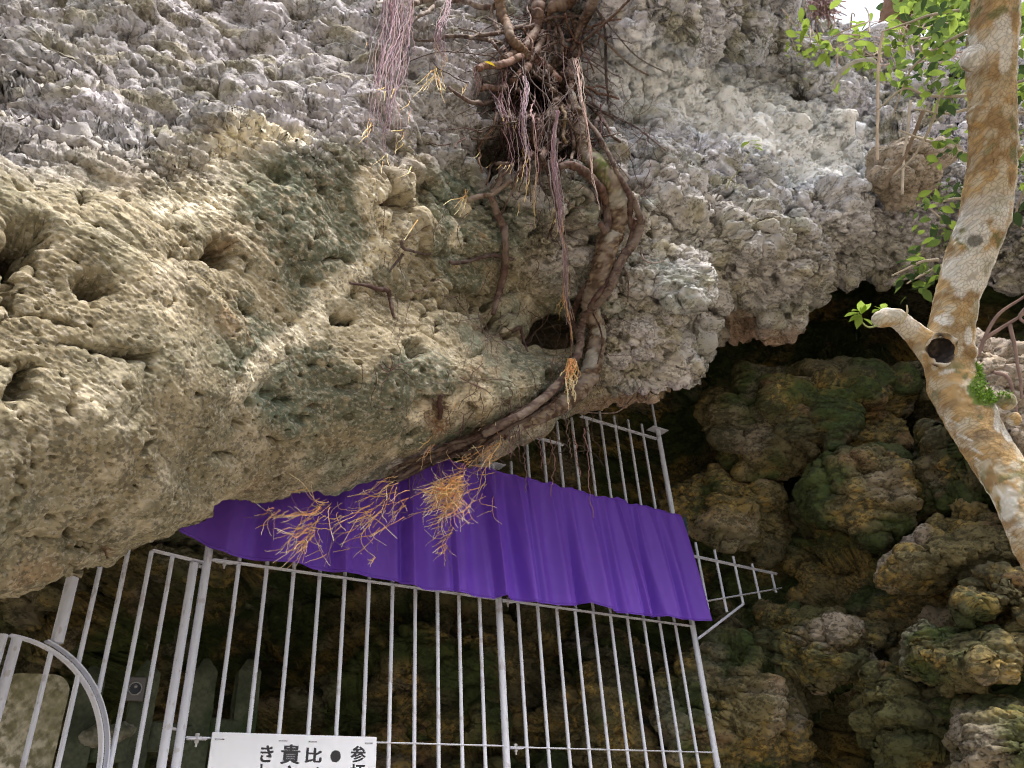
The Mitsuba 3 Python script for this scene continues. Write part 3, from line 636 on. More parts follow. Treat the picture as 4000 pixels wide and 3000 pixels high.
for s, z in ((1.17, 3.252), (3.19, 3.252), (1.155, 2.288), (3.19, 2.282), (5.11, 3.885)):
    put('bracket', flat(fp(s - 0.05, z - 0.0075), fp(s + 0.05, z - 0.0075), 0.036, 0.006, FN), 'grey_paint', fence)
    put('bolt', join([round_bar(fp(s, z + 0.022), fp(s, z - 0.045), 0.006, 8), round_bar(fp(s, z - 0.012), fp(s, z - 0.026), 0.012, 6), round_bar(fp(s, z + 0.008), fp(s, z + 0.020), 0.012, 6)]), 'zinc', fence)
# the small barred wing that reaches to the rock on the right
wing = thing('fence_wing', 'short tapering wing of six grey bars reaching from the right fence post to the rock', 'fence')
for (s, a, b) in ((5.298, 4.029, 3.347), (5.535, 3.996, 3.424), (5.778, 3.97, 3.517), (6.03, 3.934, 3.598), (6.29, 3.898, 3.69)):
    put('bar', round_bar(fp(s, a), fp(s, b), 0.0125), 'grey_paint', wing, 40)
put('rail', flat(fp(5.095, 3.885, 0.017), fp(6.35, 3.873, 0.017), 0.03, 0.006, UP * 0.5 + FN), 'grey_paint', wing)
put('rail', flat(fp(5.15, 3.455, 0.017), fp(6.36, 3.737, 0.017), 0.03, 0.006, UP * 0.2 + FN), 'grey_paint', wing)
put('brace', round_bar(fp(5.10, 3.15), fp(5.778, 3.522), 0.0115), 'grey_paint', wing, 40)

# ---------------------------------------------------------------- the panel on the left with the round-headed gate
A2 = math.radians(52)
PD, PN = np.array([math.cos(A2), math.sin(A2), 0.0]), np.array([math.sin(A2), -math.cos(A2), 0.0])
P0 = np.array([-1.91115, 4.32970, 0.0])


def pp(s, z, off=0.0):
    return P0 + PD * s + UP * z + PN * off


AC, AR = np.array([-0.862, 2.118]), 0.583      # the round head's centre and outer radius
side_panel = thing('side_fence', 'grey barred side panel at lower left with a curved frame round the gate', 'fence')
put('post', round_bar(pp(0, 0.2), pp(0, 3.215), 0.024, 18), 'grey_paint', side_panel, 40)
put('post', round_bar(pp(-0.64, AC[1] + math.sqrt(AR ** 2 - 0.222 ** 2) + 0.012), pp(-0.64, 3.8), 0.030, 18), 'grey_paint', side_panel, 40)
for s, z1 in ((-0.517, 3.75), (-0.39, 3.65), (-0.261, 3.225), (-0.136, 3.225)):
    q = AR ** 2 - (s - AC[0]) ** 2
    z0 = AC[1] + math.sqrt(q) if q > 0 else 0.3
    put('bar', round_bar(pp(s, z0 + 0.004), pp(s, z1), 0.0125), 'grey_paint', side_panel, 40)
put('rail', flat(pp(-0.262, 3.232), pp(0.07, 3.232), 0.042, 0.006, PN), 'grey_paint', side_panel)
put('bolt', round_bar(pp(0.02, 2.33), pp(0.075, 2.325), 0.008, 10), 'zinc', side_panel)
put('bolt', round_bar(pp(0.03, 3.205), pp(0.10, 3.205), 0.010, 10), 'zinc', side_panel)


def arc_strip(c, r0, r1, y0, y1, a0, a1, n=48, foot=1.5):
    """A bent flat bar of rectangular section, running down straight from the springing."""
    ang = np.linspace(a0, a1, n)
    pts = []
    for r, y in ((r0, y0), (r1, y0), (r1, y1), (r0, y1)):
        pts.append(np.array([pp(c[0] + r * math.sin(t_), c[1] + r * math.cos(t_), y) for t_ in ang] + [pp(c[0] + r * math.sin(a1), c[1] - foot, y)]))
    v = np.stack(pts, 1).reshape(-1, 3)
    m = n + 1
    i, j = np.meshgrid(np.arange(m - 1), np.arange(4), indexing='ij')
    f = np.stack([i * 4 + j, i * 4 + (j + 1) % 4, (i + 1) * 4 + (j + 1) % 4, (i + 1) * 4 + j], -1).reshape(-1, 4)
    f = np.vstack([f, [[0, 1, 2, 3]], [[(m - 1) * 4 + 3, (m - 1) * 4 + 2, (m - 1) * 4 + 1, (m - 1) * 4]]])
    return v, f


put('curved_frame', arc_strip(AC, AR - 0.006, AR, -0.022, 0.022, 0.30, math.pi / 2), 'grey_paint', side_panel, 25)
leaf = thing('gate', 'round headed grey gate leaf with vertical bars in the lower left corner', 'gate')
put('curved_frame', arc_strip(AC + [-0.006, 0], AR - 0.034, AR - 0.026, -0.018, 0.026, 0.02, math.pi / 2), 'grey_paint', leaf, 25)
put('post', round_bar(pp(-0.82, 0.3), pp(-0.82, AC[1] + AR - 0.032), 0.024, 18), 'grey_paint', leaf, 40)
for s in (-0.655, -0.505):
    put('bar', round_bar(pp(s, 0.3), pp(s, AC[1] + math.sqrt((AR - 0.036) ** 2 - (s - AC[0]) ** 2)), 0.0125), 'grey_paint', leaf, 40)
leaf2 = thing('gate', 'second gate leaf, only its grey edge post showing at the far left', 'gate')
put('post', round_bar(pp(-0.885, 0.3), pp(-0.885, AC[1] + AR - 0.03), 0.024, 18), 'grey_paint', leaf2, 40)
put('bar', round_bar(pp(-1.05, 0.3), pp(-1.05, AC[1] + AR - 0.06), 0.0125), 'grey_paint', leaf2, 40)

# ---------------------------------------------------------------- the notice
sign = thing('signboard', 'white notice board with black brush lettering wired to the lower fence bars', 'sign')
put('panel', bevel_box(fp(1.698, 1.90, 0.030), FD, FN, UP, 0.4765, 0.005, 0.413, 0.0015), 'sign_white', sign)
for s in (1.263, 1.609, 1.78, 2.124):
    put('wire_tie', join([sweep(spline([fp(s - 0.021, 2.2785, 0.030), fp(s - 0.020, 2.2785, 0.0385), fp(s + 0.020, 2.2785, 0.0385), fp(s + 0.021, 2.2785, 0.030)], 12), 0.0016, 6)] +
                         [(fp(s + k_, 2.2785, 0.036) + 0.0035 * np.array(trimesh.creation.icosphere(1).vertices), trimesh.creation.icosphere(1).faces) for k_ in (-0.021, 0.021)]), 'wire', sign)
GLYPHS = {'san':[[[(0,36),(1,39),(11,43),(24,54),(3,55),(1,57),(2,65),(33,66),(35,71),(15,70),(12,80),(29,90),(41,100),(45,100),(53,95),(53,92),(41,83),(62,83),(55,89),(55,92),(61,96),(66,96),(80,86),(93,75),(93,72),(86,66),(99,65),(99,56),(97,55),(76,54),(89,44),(100,39),(100,36),(94,29),(89,29),(81,34),(64,47),(41,35),(28,32),(23,36),(11,28),(7,28)],[(52,72),(49,66),(82,66),(75,74)],[(58,55),(59,53),(59,54)],[(42,55),(36,46),(37,46),(44,48),(52,54)]],[[(14,8),(15,10),(37,14),(55,19),(66,24),(74,30),(79,30),(87,26),(82,20),(70,12),(41,3),(18,0)]],[[(20,24),(21,26),(47,34),(61,41),(66,41),(73,37),(72,34),(66,30),(55,25),(31,17),(26,17)]]],'hai':[[[(3,33),(0,44),(16,49),(16,67),(2,68),(1,78),(16,79),(16,100),(28,100),(30,99),(30,79),(40,79),(41,75),(59,75),(60,83),(38,83),(38,94),(96,94),(97,93),(97,84),(96,83),(74,83),(74,75),(93,75),(94,73),(94,64),(74,64),(74,56),(94,56),(95,55),(95,46),(94,45),(74,45),(74,37),(99,36),(100,27),(99,25),(74,25),(73,0),(60,1),(59,25),(33,26),(33,36),(59,36),(59,45),(42,45),(30,40),(29,6),(26,2),(19,0),(7,0),(4,8),(4,11),(16,11),(16,35)],[(30,54),(39,55),(40,56),(59,56),(60,63),(42,64),(39,68),(30,68)]]],'hi':[[[(0,8),(5,16),(5,99),(20,99),(20,68),(47,68),(48,66),(49,98),(50,100),(64,100),(64,99),(65,65),(74,70),(86,81),(91,81),(99,74),(99,70),(95,67),(64,48),(65,14),(83,15),(86,37),(87,38),(91,38),(100,34),(99,13),(94,5),(88,2),(57,3),(51,7),(48,18),(47,14),(45,13),(15,3),(10,0),(5,0)],[(20,19),(41,25),(46,25),(49,23),(48,58),(47,56),(20,56)]]],'ki':[[[(0,6),(1,10),(18,13),(21,15),(13,17),(13,58),(15,60),(1,60),(0,69),(43,71),(42,72),(15,72),(14,73),(14,93),(15,94),(42,94),(43,100),(57,100),(58,94),(86,94),(88,93),(87,73),(86,72),(58,72),(57,71),(100,69),(100,60),(86,60),(88,58),(88,16),(80,15),(99,8),(100,5),(91,0),(86,0),(56,10),(56,16),(44,16),(43,11),(13,0),(6,0)],[(28,25),(73,25),(74,27),(28,27)],[(28,37),(73,36),(74,38),(28,39)],[(28,48),(73,47),(74,49),(28,50)],[(57,82),(72,81),(73,85),(58,85)],[(28,82),(42,81),(43,85),(29,85)]]],'kana_ki':[[[(0,53),(1,64),(23,63),(53,64),(49,74),(4,75),(2,77),(3,87),(44,86),(41,98),(50,100),(60,99),(63,87),(83,92),(91,91),(92,80),(68,75),(72,66),(90,69),(98,69),(99,68),(100,57),(79,52),(91,36),(84,27),(48,31),(50,42),(65,41),(59,51),(11,51)]],[[(3,20),(3,28),(8,40),(10,42),(25,40),(27,37),(22,30),(21,22),(27,16),(43,13),(83,15),(83,4),(79,1),(63,0),(26,1),(12,7),(7,12)]]],'shi':[[[(1,18),(2,86),(0,99),(1,100),(22,100),(20,25),(22,20),(32,14),(49,14),(69,23),(84,37),(91,37),(100,27),(83,12),(64,3),(48,0),(20,1),(11,5),(5,10)]]],'kata':[[[(0,8),(1,10),(10,15),(21,27),(27,42),(31,63),(30,70),(4,70),(3,71),(3,81),(47,81),(41,95),(50,100),(54,100),(64,81),(99,81),(100,80),(100,71),(99,70),(46,69),(46,57),(88,57),(90,56),(86,17),(83,8),(78,3),(73,1),(50,1),(48,3),(45,10),(46,13),(67,12),(69,14),(73,26),(74,46),(43,46),(40,32),(34,20),(24,8),(12,0),(7,0)]]],'be':[[[(0,33),(0,36),(13,52),(30,80),(37,85),(44,85),(50,82),(57,72),(81,36),(99,14),(100,11),(92,0),(86,1),(41,67),(13,22),(8,22)]],[[(75,93),(75,96),(82,100),(87,99),(95,82),(97,75),(91,70),(86,70)]],[[(61,85),(61,89),(64,91),(73,92),(80,78),(84,68),(77,63),(71,63)]]]}
from shapely.geometry import Polygon


def write(name, key, s0, s1, z0, z1):
    ms = []
    for rings in GLYPHS[key]:
        m = trimesh.creation.extrude_polygon(Polygon(rings[0], rings[1:]).buffer(0), 1.0, engine='earcut')
        v = np.array(m.vertices)
        ms.append((fp(0, 0) + FD * (s0 + v[:, :1] / 100 * (s1 - s0)) + UP * (z0 + v[:, 1:2] / 100 * (z1 - z0)) + FN * (0.0352 + v[:, 2:] * 0.0008), m.faces))
    put(name, join(ms), 'ink', sign)


for key, a, b, c, d in (('kana_ki', 1.488, 1.560, 2.170, 2.254), ('ki', 1.602, 1.713, 2.163, 2.261), ('hi', 1.741, 1.840, 2.170, 2.247), ('san', 2.013, 2.107, 2.175, 2.262),
                        ('shi', 1.495, 1.555, 2.078, 2.162), ('kata', 1.604, 1.708, 2.060, 2.157), ('be', 1.745, 1.835, 2.075, 2.150), ('hai', 2.013, 2.107, 2.075, 2.168)):
    write('character', key, a, b, c, d)
dot = trimesh.creation.cylinder(1.0, 1.0, sections=40)
dv = np.array(dot.vertices)
put('bullet', (fp(1.9215, 2.2055, 0.0356) + dv[:, :1] * 0.0315 * FD + dv[:, 1:2] * 0.031 * UP + dv[:, 2:] * 0.0008 * FN, dot.faces), 'ink', sign)

# ---------------------------------------------------------------- the purple curtain
cs, cq = np.meshgrid(np.linspace(0.93, 5.055, 620), np.linspace(0, 1, 150), indexing='xy')
BOT = [(0.93, 3.36), (1.0, 3.335), (1.07, 3.29), (1.25, 3.262), (1.375, 3.256), (1.61, 3.268), (1.70, 3.25), (1.80, 3.244), (1.98, 3.252), (2.28, 3.236), (2.45, 3.212), (2.6, 3.228), (2.8, 3.222), (2.965, 3.215), (3.03, 3.252), (3.09, 3.232),
       (3.2, 3.226), (3.5, 3.236), (3.755, 3.252), (3.82, 3.29), (3.9, 3.262), (4.03, 3.248), (4.3, 3.244), (4.5, 3.244), (4.56, 3.27), (4.62, 3.254), (4.9, 3.268), (5.10, 3.288)]
top_z = 4.222 - 0.018 * np.abs(np.sin(cs * 7.4)) * (N(np.stack([cs * 2, 0 * cs, 0 * cs], -1), 90)) + 0.025 * np.exp(-((cs - 3.62) / 0.05) ** 2) + 0.02 * np.exp(-((cs - 4.33) / 0.05) ** 2)
ns = lambda f, sd: N(np.stack([cs * f, 0 * cs + 0.5, 0 * cs + 0.5], -1), sd) - 0.5
ph = cs * 2 * np.pi / 0.36 + 5.5 * ns(1.1, 91)
ph2 = cs * 2 * np.pi / 0.115 + 5 * ns(2.5, 92) + 0.5 * cq
big_f = (np.sin(ph) + 0.35 * np.sin(2 * ph + 0.8)) * (0.6 + 1.0 * (ns(0.9, 93) + 0.5))
off = 0.085 + 0.050 * cq ** 0.5 * (1 - 0.30 * cq) * big_f + 0.013 * np.exp(-cq * 1.1) * np.sin(ph2) * (0.6 + ns(3, 94)) + 0.014 * cq ** 0.5 * (1 - 0.4 * cq) * np.sin(ph2 * 0.5 + 1) + 0.03 * cq
for s0, wd, dp in ((2.33, 0.07, 0.055), (3.00, 0.06, 0.06), (3.80, 0.06, 0.07), (4.54, 0.05, 0.055), (2.66, 0.05, 0.03), (1.38, 0.08, 0.05), (1.82, 0.06, 0.04), (3.42, 0.05, 0.035), (4.16, 0.05, 0.045), (4.33, 0.04, 0.03), (4.82, 0.05, 0.04), (3.22, 0.04, 0.025)):     # the deeper tucks
    sh = cs + 0.05 * (1 - cq)
    stp = ss(-0.5, 0.5, (sh - s0) / (0.9 * wd)) * np.exp(-np.maximum(sh - s0, 0) / (4.5 * wd))
    off = off + 1.7 * dp * (0.25 + 0.75 * cq ** 0.6) * (stp - 0.45 * np.exp(-((sh - s0 + 0.6 * wd) / (0.6 * wd)) ** 2))
off += 0.004 * (FB(np.stack([cs * 14, cq * 7, 0 * cs], -1), 3, 95) - 0.5)
off = 0.05 + (off - 0.05) * (0.35 + 0.65 * ss(1.0, 1.8, cs))
off = np.maximum(off, 0.022)
zz = top_z + cq * (poly(cs, BOT) + 0.004 * ns(18, 96) - top_z) - cq * 0.26 * (off - 0.08)
sx = cs + 0.024 * cq ** 0.8 * np.cos(ph) + 0.012 * np.exp(-cq * 3) * np.cos(ph2) + 0.035 * cq * (cs - 3.0) / 2.1
cp = F0 + FD * sx[..., None] + UP * zz[..., None] + FN * off[..., None]
th = gridnormals(cp)
cm = join([(cp.reshape(-1, 3), gridfaces(*cp.shape[:2]))])
curtain = thing('curtain', 'gathered plain purple cloth curtain tied along the upper part of the iron fence', 'curtain')
put('cloth', cm, 'purple_cloth', curtain, True)
hem = 147
put('hem', sweep(cp[hem][::2] + FN * 0.0012, 0.0032, 5), 'purple_cloth', curtain, True)
put('top_cord', sweep(cp[1][::3] + UP * 0.004, 0.006, 6), 'purple_cloth', curtain, True)
tie = thing('rope_tie', 'frayed blue rope knotted round the right fence post at the curtain corner', 'rope')
rt_ = np.random.default_rng(5)
loops = [sweep([fp(5.066 + 0.032 * math.cos(a), 4.19 + k_ * 0.011 + 0.004 * math.sin(a), 0.032 * math.sin(a)) for a in np.linspace(0, 6.28, 20)], 0.006, 6) for k_ in range(4)]
for k_ in range(16):
    a = fp(5.10, 4.2 - 0.02 * rt_.random(), 0.03)
    loops.append(sweep(spline([a, a + FD * rt_.uniform(0, 0.06) + UP * rt_.uniform(-0.04, 0.04) + FN * rt_.uniform(0, 0.04), a + FD * rt_.uniform(0.01, 0.09) - UP * rt_.uniform(0.02, 0.15)], 10), 0.0025, 5))
put('rope', join(loops), 'blue_rope', tie, True)

# ---------------------------------------------------------------- stone posts, tablet and fittings in the cave on the left
def stone_mat(key, a, b, g, sc=1.0):
    def fn(p, n, uv):
        c = mikit.mix(a, b, mikit.smoothstep(0.35, 0.65, mikit.fbm(p.x * 9 * sc, p.y * 9 * sc, p.z * 6 * sc, 4)))
        c = mikit.mix(c, g, mikit.smoothstep(0.45, 0.62, mikit.fbm(p.x * 4 + 7, p.y * 4, p.z * 2, 4)) * 0.8)
        return c * (0.6 + 0.8 * mikit.fbm(p.x * 60, p.y * 60, p.z * 45, 2))
    scene[key] = {'type': 'twosided', 'b': {'type': 'bumpmap', 'scale': 0.006, 'arbitrary': mikit.proc(lambda p, n, uv: mikit.fbm(p.x * 50, p.y * 50, p.z * 40, 3), eps=0.004), 'b': proc_mat(fn, 0.9)}}


stone_mat('mossy_stone', (0.13, 0.15, 0.10), (0.075, 0.09, 0.06), (0.04, 0.075, 0.03))
stone_mat('pale_stone', (0.36, 0.35, 0.29), (0.16, 0.16, 0.11), (0.10, 0.12, 0.06), 3.0)
stone_mat('tablet_stone', (0.66, 0.63, 0.52), (0.22, 0.21, 0.13), (0.28, 0.27, 0.16), 4.0)
A3 = math.radians(30)
SD, SN = np.array([math.cos(A3), math.sin(A3), 0.0]), np.array([math.sin(A3), -math.cos(A3), 0.0])
pillars = []
for u, v, r, wpx, lab in ((203, 1440, 5.9, 52, 'leftmost mossy stone post, mostly hidden behind the curved gate frame'), (323, 1427, 6.1, 48, 'mossy stone post with a pointed top that carries a square metal plate'),
                          (447, 1424, 6.35, 45, 'pointed mossy stone post just right of the pair of fence posts'), (540, 1425, 6.6, 46, 'rightmost pointed mossy stone post, beside the black hollow of the cave')):
    tp = at(u, v, r); h = wpx * per_unit(u, v, r) / 2
    pts = [tp + SD * x * h + SN * y * h - UP * z for x in (-1, 1) for y in (-1, 1) for z in (0.10, 2.0)] + [tp + SD * x * 0.02 + SN * y * 0.02 for x in (-1, 1) for y in (-1, 1)]
    m = manifold3d.Manifold.hull_points(np.array(pts)).refine_to_length(0.03).to_mesh()
    vx = np.array(m.vert_properties[:, :3]) ; vx = vx + 0.012 * (FB(vx * 9, 3, 97)[:, None] - 0.5)
    k_ = thing('stone_post', lab, 'stone post')
    put(k_, (vx, m.tri_verts), 'mossy_stone', smooth=30) if False else None
    used.discard(k_); put(k_, (vx, m.tri_verts), 'mossy_stone', smooth=35)
    pillars.append((tp, h))
for i, lab in ((0, 'mossy stone rail between the leftmost stone post and the post with the metal plate'), (1, 'mossy stone rail behind the pair of fence posts'), (2, 'mossy stone rail between the two rightmost stone posts')):
    (a, ha), (b, hb) = pillars[i], pillars[i + 1]
    ax = (b - a) * [1, 1, 0]; L_ = np.linalg.norm(ax); ax /= L_
    k_ = thing('stone_rail', lab, 'stone rail')
    used.discard(k_); put(k_, bevel_box((a + b) / 2 - UP * 0.50, ax, np.cross(UP, ax), UP, L_ / 2 - max(ha, hb) * 0.9, 0.06, 0.085, 0.012), 'mossy_stone')
tb = at(84, 1454, 5.5)
from shapely.geometry import box as sbox
prof = sbox(-0.175, -2.2, 0.175, -0.02).buffer(0).intersection(sbox(-0.3, -3, 0.3, -0.0)).buffer(-0.10).buffer(0.10)
tabm = trimesh.creation.extrude_polygon(prof, 0.16, engine='earcut')
tabm = trimesh.remesh.subdivide_to_size(np.array(tabm.vertices), np.array(tabm.faces), 0.03, max_iter=12)
tv = tabm[0]
tv = tb + tv[:, :1] * SD + tv[:, 1:2] * UP - (tv[:, 2:] - 0.08) * SN
tv = tv + SN * (0.012 * (FB(tv * 12, 3, 98)[:, None] - 0.5)) + SD * (0.012 * (FB(tv * 8, 3, 99)[:, None] - 0.5))
k_ = thing('stone_tablet', 'pale lichen covered stone tablet with rounded top behind the gate bars', 'stone tablet'); used.discard(k_)
put(k_, (tv, tabm[1]), 'tablet_stone', smooth=40)
for u, v, r, a, b, lab, sd in ((202, 1588, 5.75, 0.075, 0.05, 'whitish broken stone left of the curved gate frame', 1), (250, 1583, 5.75, 0.10, 0.05, 'whitish broken stone just right of the curved gate frame', 2)):
    ic = trimesh.creation.icosphere(4); D_ = np.array(ic.vertices)
    x = at(u, v, r) + D_[:, :1] * a * SD + D_[:, 1:2] * 0.06 * SN + D_[:, 2:] * b * UP
    x = x + D_ * ((FB(x * 14, 3, sd + 400) - 0.5) * 0.12)[:, None]
    k_ = thing('broken_stone', lab, 'stone'); used.discard(k_)
    put(k_, (x, ic.faces), 'pale_stone', smooth=True)
pc = pillars[1][0] - UP * 0.205 + SN * (pillars[1][1] + 0.035) - SD * 0.065
plate = thing('lamp_plate', 'square metal plate with a round lamp on the stone post behind the bars', 'lamp')
scene['dull_metal'] = {'type': 'twosided', 'b': {'type': 'principled', 'base_color': {'type': 'rgb', 'value': (0.20, 0.19, 0.18)}, 'roughness': 0.4, 'metallic': 0.5}}
scene['black_glass'] = {'type': 'twosided', 'b': {'type': 'principled', 'base_color': {'type': 'rgb', 'value': (0.02, 0.02, 0.022)}, 'roughness': 0.15}}
put('backplate', bevel_box(pc, SD, SN, UP, 0.062, 0.010, 0.075, 0.006), 'dull_metal', plate)
put('rim', sweep([pc + SD * 0.038 * math.cos(a) + UP * 0.038 * math.sin(a) + SN * 0.013 for a in np.linspace(0, 2 * math.pi, 33)], 0.004, 8, False), 'zinc', plate, True)
put('glass', round_bar(pc + SN * 0.009, pc + SN * 0.014, 0.034, 24), 'black_glass', plate)
put('bulb', (pc + SN * 0.018 + UP * 0.012 + 0.012 * np.array(trimesh.creation.icosphere(2).vertices), trimesh.creation.icosphere(2).faces), 'zinc', plate, True)

# ---------------------------------------------------------------- the fig tree whose roots run down the cliff
def R2(*q): return [(774.2 + 0.3 * x, 0.3 * y) for x, y in q]
def R3(*q): return [(774.2 + 0.3 * x, 442.4 + 0.3 * y) for x, y in q]
def R6(*q): return [(774.2 + 0.2 * x, 829.5 + 0.2 * y) for x, y in q]


def on_face(path, lift=0.02, n=None, smooth=3, extra=None):
    """World points along a line sighted on the rock, standing 'lift' metres off it."""
    path = np.asarray(path, float)
    L_ = np.hypot(*np.diff(path, axis=0).T).sum()
    n = n or max(8, int(L_ / 4))
    q = spline(path, n)
    r = face_r(q[:, 0], q[:, 1])
    k_ = max(3, int(n * 0.12)) | 1
    pad = np.pad(r, k_ // 2, mode='edge')
    r = np.minimum(np.convolve(pad, np.ones(k_) / k_, 'valid'), r + 0.05)
    lf = np.interp(np.linspace(0, 1, n), np.linspace(0, 1, len(np.atleast_1d(lift))), np.atleast_1d(lift))
    return at(q[:, 0], q[:, 1], r - lf)


def wiggle(p, amp, freq, seed):
    q = p * freq
    return p + amp * 2 * np.stack([FB(q, 2, seed) - 0.5, FB(q, 2, seed + 1) - 0.5, FB(q, 2, seed + 2) - 0.5], -1)


fig = thing('fig_tree', 'strangler fig with dark twisted roots and hanging pink and orange aerial roots on the cliff', 'tree')
rt = np.random.default_rng(77)


def bark_root(path, rad, name='root', lift=None, seed=0, sides=12, tone=(0.17, 0.105, 0.07), grey=0.35, white=0.0, moss=0.0, label=None, wig=0.02, dist=None):
    path = np.asarray(path, float)
    px = np.interp(np.linspace(0, 1, 40), np.linspace(0, 1, len(np.atleast_1d(rad))), np.atleast_1d(rad))
    p = on_face(path, lift if lift is not None else 0.03)
    if dist is not None:
        q = spline(path, len(p)); p = at(q[:, 0], q[:, 1], np.interp(np.linspace(0, 1, len(p)), np.linspace(0, 1, len(dist)), dist))
    # close rings along the way
    n = max(10, int(np.linalg.norm(np.diff(p, axis=0), axis=1).sum() / 0.014))
    p = spline(p, n) if n > len(p) else p
    p = wiggle(p, wig, 4, 600 + seed)
    r = np.interp(np.linspace(0, 1, len(p)), np.linspace(0, 1, 40), px) * per_unit(*sight(p), np.linalg.norm(p - EYE, axis=1))
    v, f = sweep(p, r, sides)
    nv = trimesh.Trimesh(v, f, process=False).vertex_normals
    rr = np.repeat(r, sides); rr = np.append(rr, [r[0], r[-1]])
    ax = np.repeat(np.gradient(p, axis=0) / (np.linalg.norm(np.gradient(p, axis=0), axis=1, keepdims=True) + 1e-9), sides, 0); ax = np.vstack([ax, ax[0], ax[-1]])
    lat = v - ax * np.sum(v * ax, 1, keepdims=True) * 0.85
    d = (FB(lat * 30, 3, 610 + seed) - 0.5) * 0.62 * rr + (FB(v * 60, 2, 620 + seed) - 0.5) * 0.12 * rr
    v = v + nv * d[:, None]
    c = mixc(np.array(tone) * [0.72, 0.66, 0.70], np.array(tone) * [0.30, 0.27, 0.30], ss(0.35, 0.65, FB(lat * 30, 3, 630 + seed)))
    c = mixc(c, (0.27, 0.22, 0.185), ss(0.44, 0.62, FB(v * 11, 3, 640 + seed)) * grey)
    c = mixc(c, (0.36, 0.29, 0.20), ss(0.60, 0.68, FB(v * 70, 2, 650 + seed)) * grey * 0.8)
    if white:
        c = mixc(c, (0.62, 0.62, 0.56), ss(0.60, 0.66, FB(v * 5, 3, 660 + seed)) * white)
    if moss:
        c = mixc(c, (0.14, 0.20, 0.045), 0.8 * moss * np.exp(-(np.linalg.norm(v - at(1310, 355, face_r(1310, 355) - 0.1), axis=1) / 0.16) ** 2) * ss(0.42, 0.58, FB(v * 30, 3, 670)))
    return put(name, (v, f), 'root_bark', fig, True, c, label)


# the stems and thick roots above
bark_root(R2((1310, -160), (1300, 0), (1292, 140), (1262, 250), (1200, 330), (1100, 400), (1030, 440)), [17, 15, 13, 10, 9, 7], 'stem', [0.14, 0.12, 0.12, 0.10, 0.08], 1, 16, (0.24, 0.15, 0.10))
bark_root(R2((980, -140), (1010, 0), (1060, 150), (1105, 280), (1180, 360), (1240, 430)), [12, 11, 10, 11, 10], 'stem', [0.22, 0.2, 0.16, 0.12], 2, 16, (0.27, 0.17, 0.09))
bark_root(R2((1560, -120), (1500, 0), (1420, 40), (1385, 90), (1372, 220), (1362, 370)), [20, 18, 14, 7, 5, 4], 'stem', [0.14, 0.12, 0.10, 0.10], 3, 14, (0.25, 0.15, 0.09), 0.5)
bark_root(R2((1720, -120), (1680, 30), (1620, 160), (1585, 270), (1560, 400), (1500, 560), (1430, 700), (1405, 830)), [14, 12, 10, 8, 7, 9, 10, 9], 'stem', [0.14, 0.1, 0.08, 0.06], 4, 14, (0.21, 0.14, 0.10), 0.6)
bark_root(R2((640, 5), (780, 10), (860, 40), (960, 45), (1040, 30)), [6, 6, 7, 7], 'root', 0.08, 5, 10, (0.19, 0.13, 0.10), 0.6)
bark_root(R2((380, 40), (460, 0), (560, -20)), [6, 7, 7], 'root', 0.08, 6, 10, (0.22, 0.17, 0.13), 0.6)
bark_root(R2((330, 195), (420, 130), (500, 80), (560, 40)), [3, 4, 5], 'root', 0.05, 7, 8, (0.2, 0.17, 0.14), 0.7)
bark_root(R2((400, 280), (500, 290), (620, 262), (760, 265), (900, 285), (1060, 320)), [3, 4, 4.5, 5, 5], 'root', 0.05, 8, 8, (0.18, 0.14, 0.11), 0.6)
bark_root(R2((720, 205), (860, 240), (960, 275), (1060, 330)), [2, 2.5, 3], 'root', 0.06, 9, 8, (0.2, 0.16, 0.13), 0.7)
bark_root(R2((860, 490), (920, 468), (1010, 468), (1100, 440), (1180, 400)), [7, 8, 8, 8], 'root', 0.17, 10, 12, (0.30, 0.17, 0.11), 0.3)
bark_root(R2((880, 650), (920, 630), (1010, 635), (1070, 615), (1130, 560)), [5, 7, 7, 6], 'root', 0.15, 11, 12, (0.28, 0.18, 0.13), 0.5)
bark_root(R2((1250, 400), (1215, 470), (1150, 540), (1080, 600), (1030, 660)), [11, 10, 8, 6, 4], 'root', 0.08, 12, 12, (0.28, 0.15, 0.10))
bark_root(R2((1240, 410), (1320, 460), (1400, 540), (1470, 600), (1560, 640)), [10, 10, 10, 8, 6], 'root', 0.06, 13, 12, (0.28, 0.15, 0.10))
bark_root(R2((1330, 230), (1300, 330), (1260, 420), (1290, 520), (1340, 620), (1330, 720)), [8, 8, 8, 7, 7, 6], 'root', 0.06, 14, 10)
bark_root(R2((1520, 90), (1550, 160), (1560, 250), (1520, 400), (1440, 470), (1350, 500)), [5, 6, 6, 6, 5], 'root', 0.07, 15, 10, (0.22, 0.14, 0.10), 0.5)
bark_root(R2((1090, 250), (1000, 200), (970, 120), (965, 30)), [4, 4, 3.5], 'root', 0.12, 16, 8, (0.3, 0.24, 0.18), 0.7)
for k_ in range(58):
    u0, v0 = rt.normal(1165, 50), rt.uniform(-10, 400) if k_ % 2 else rt.uniform(-10, 260)
    ang = rt.normal(1.5, 0.55) if k_ % 3 else rt.uniform(0, 6.28)
    q_ = [(u0, v0)]
    for j in range(4):
        ang += rt.normal(0, 0.35); q_.append((q_[-1][0] + 32 * math.cos(ang), q_[-1][1] + 36 * math.sin(ang)))
    w_ = rt.uniform(2.0, 5.5)
    bark_root(q_, [w_, w_, w_ * 0.6], 'root', [rt.uniform(0.05, 0.22), rt.uniform(0.01, 0.08)], 120 + k_, 8, (0.15, 0.095, 0.07) if k_ % 4 else (0.26, 0.15, 0.10), 0.35, wig=0.03)
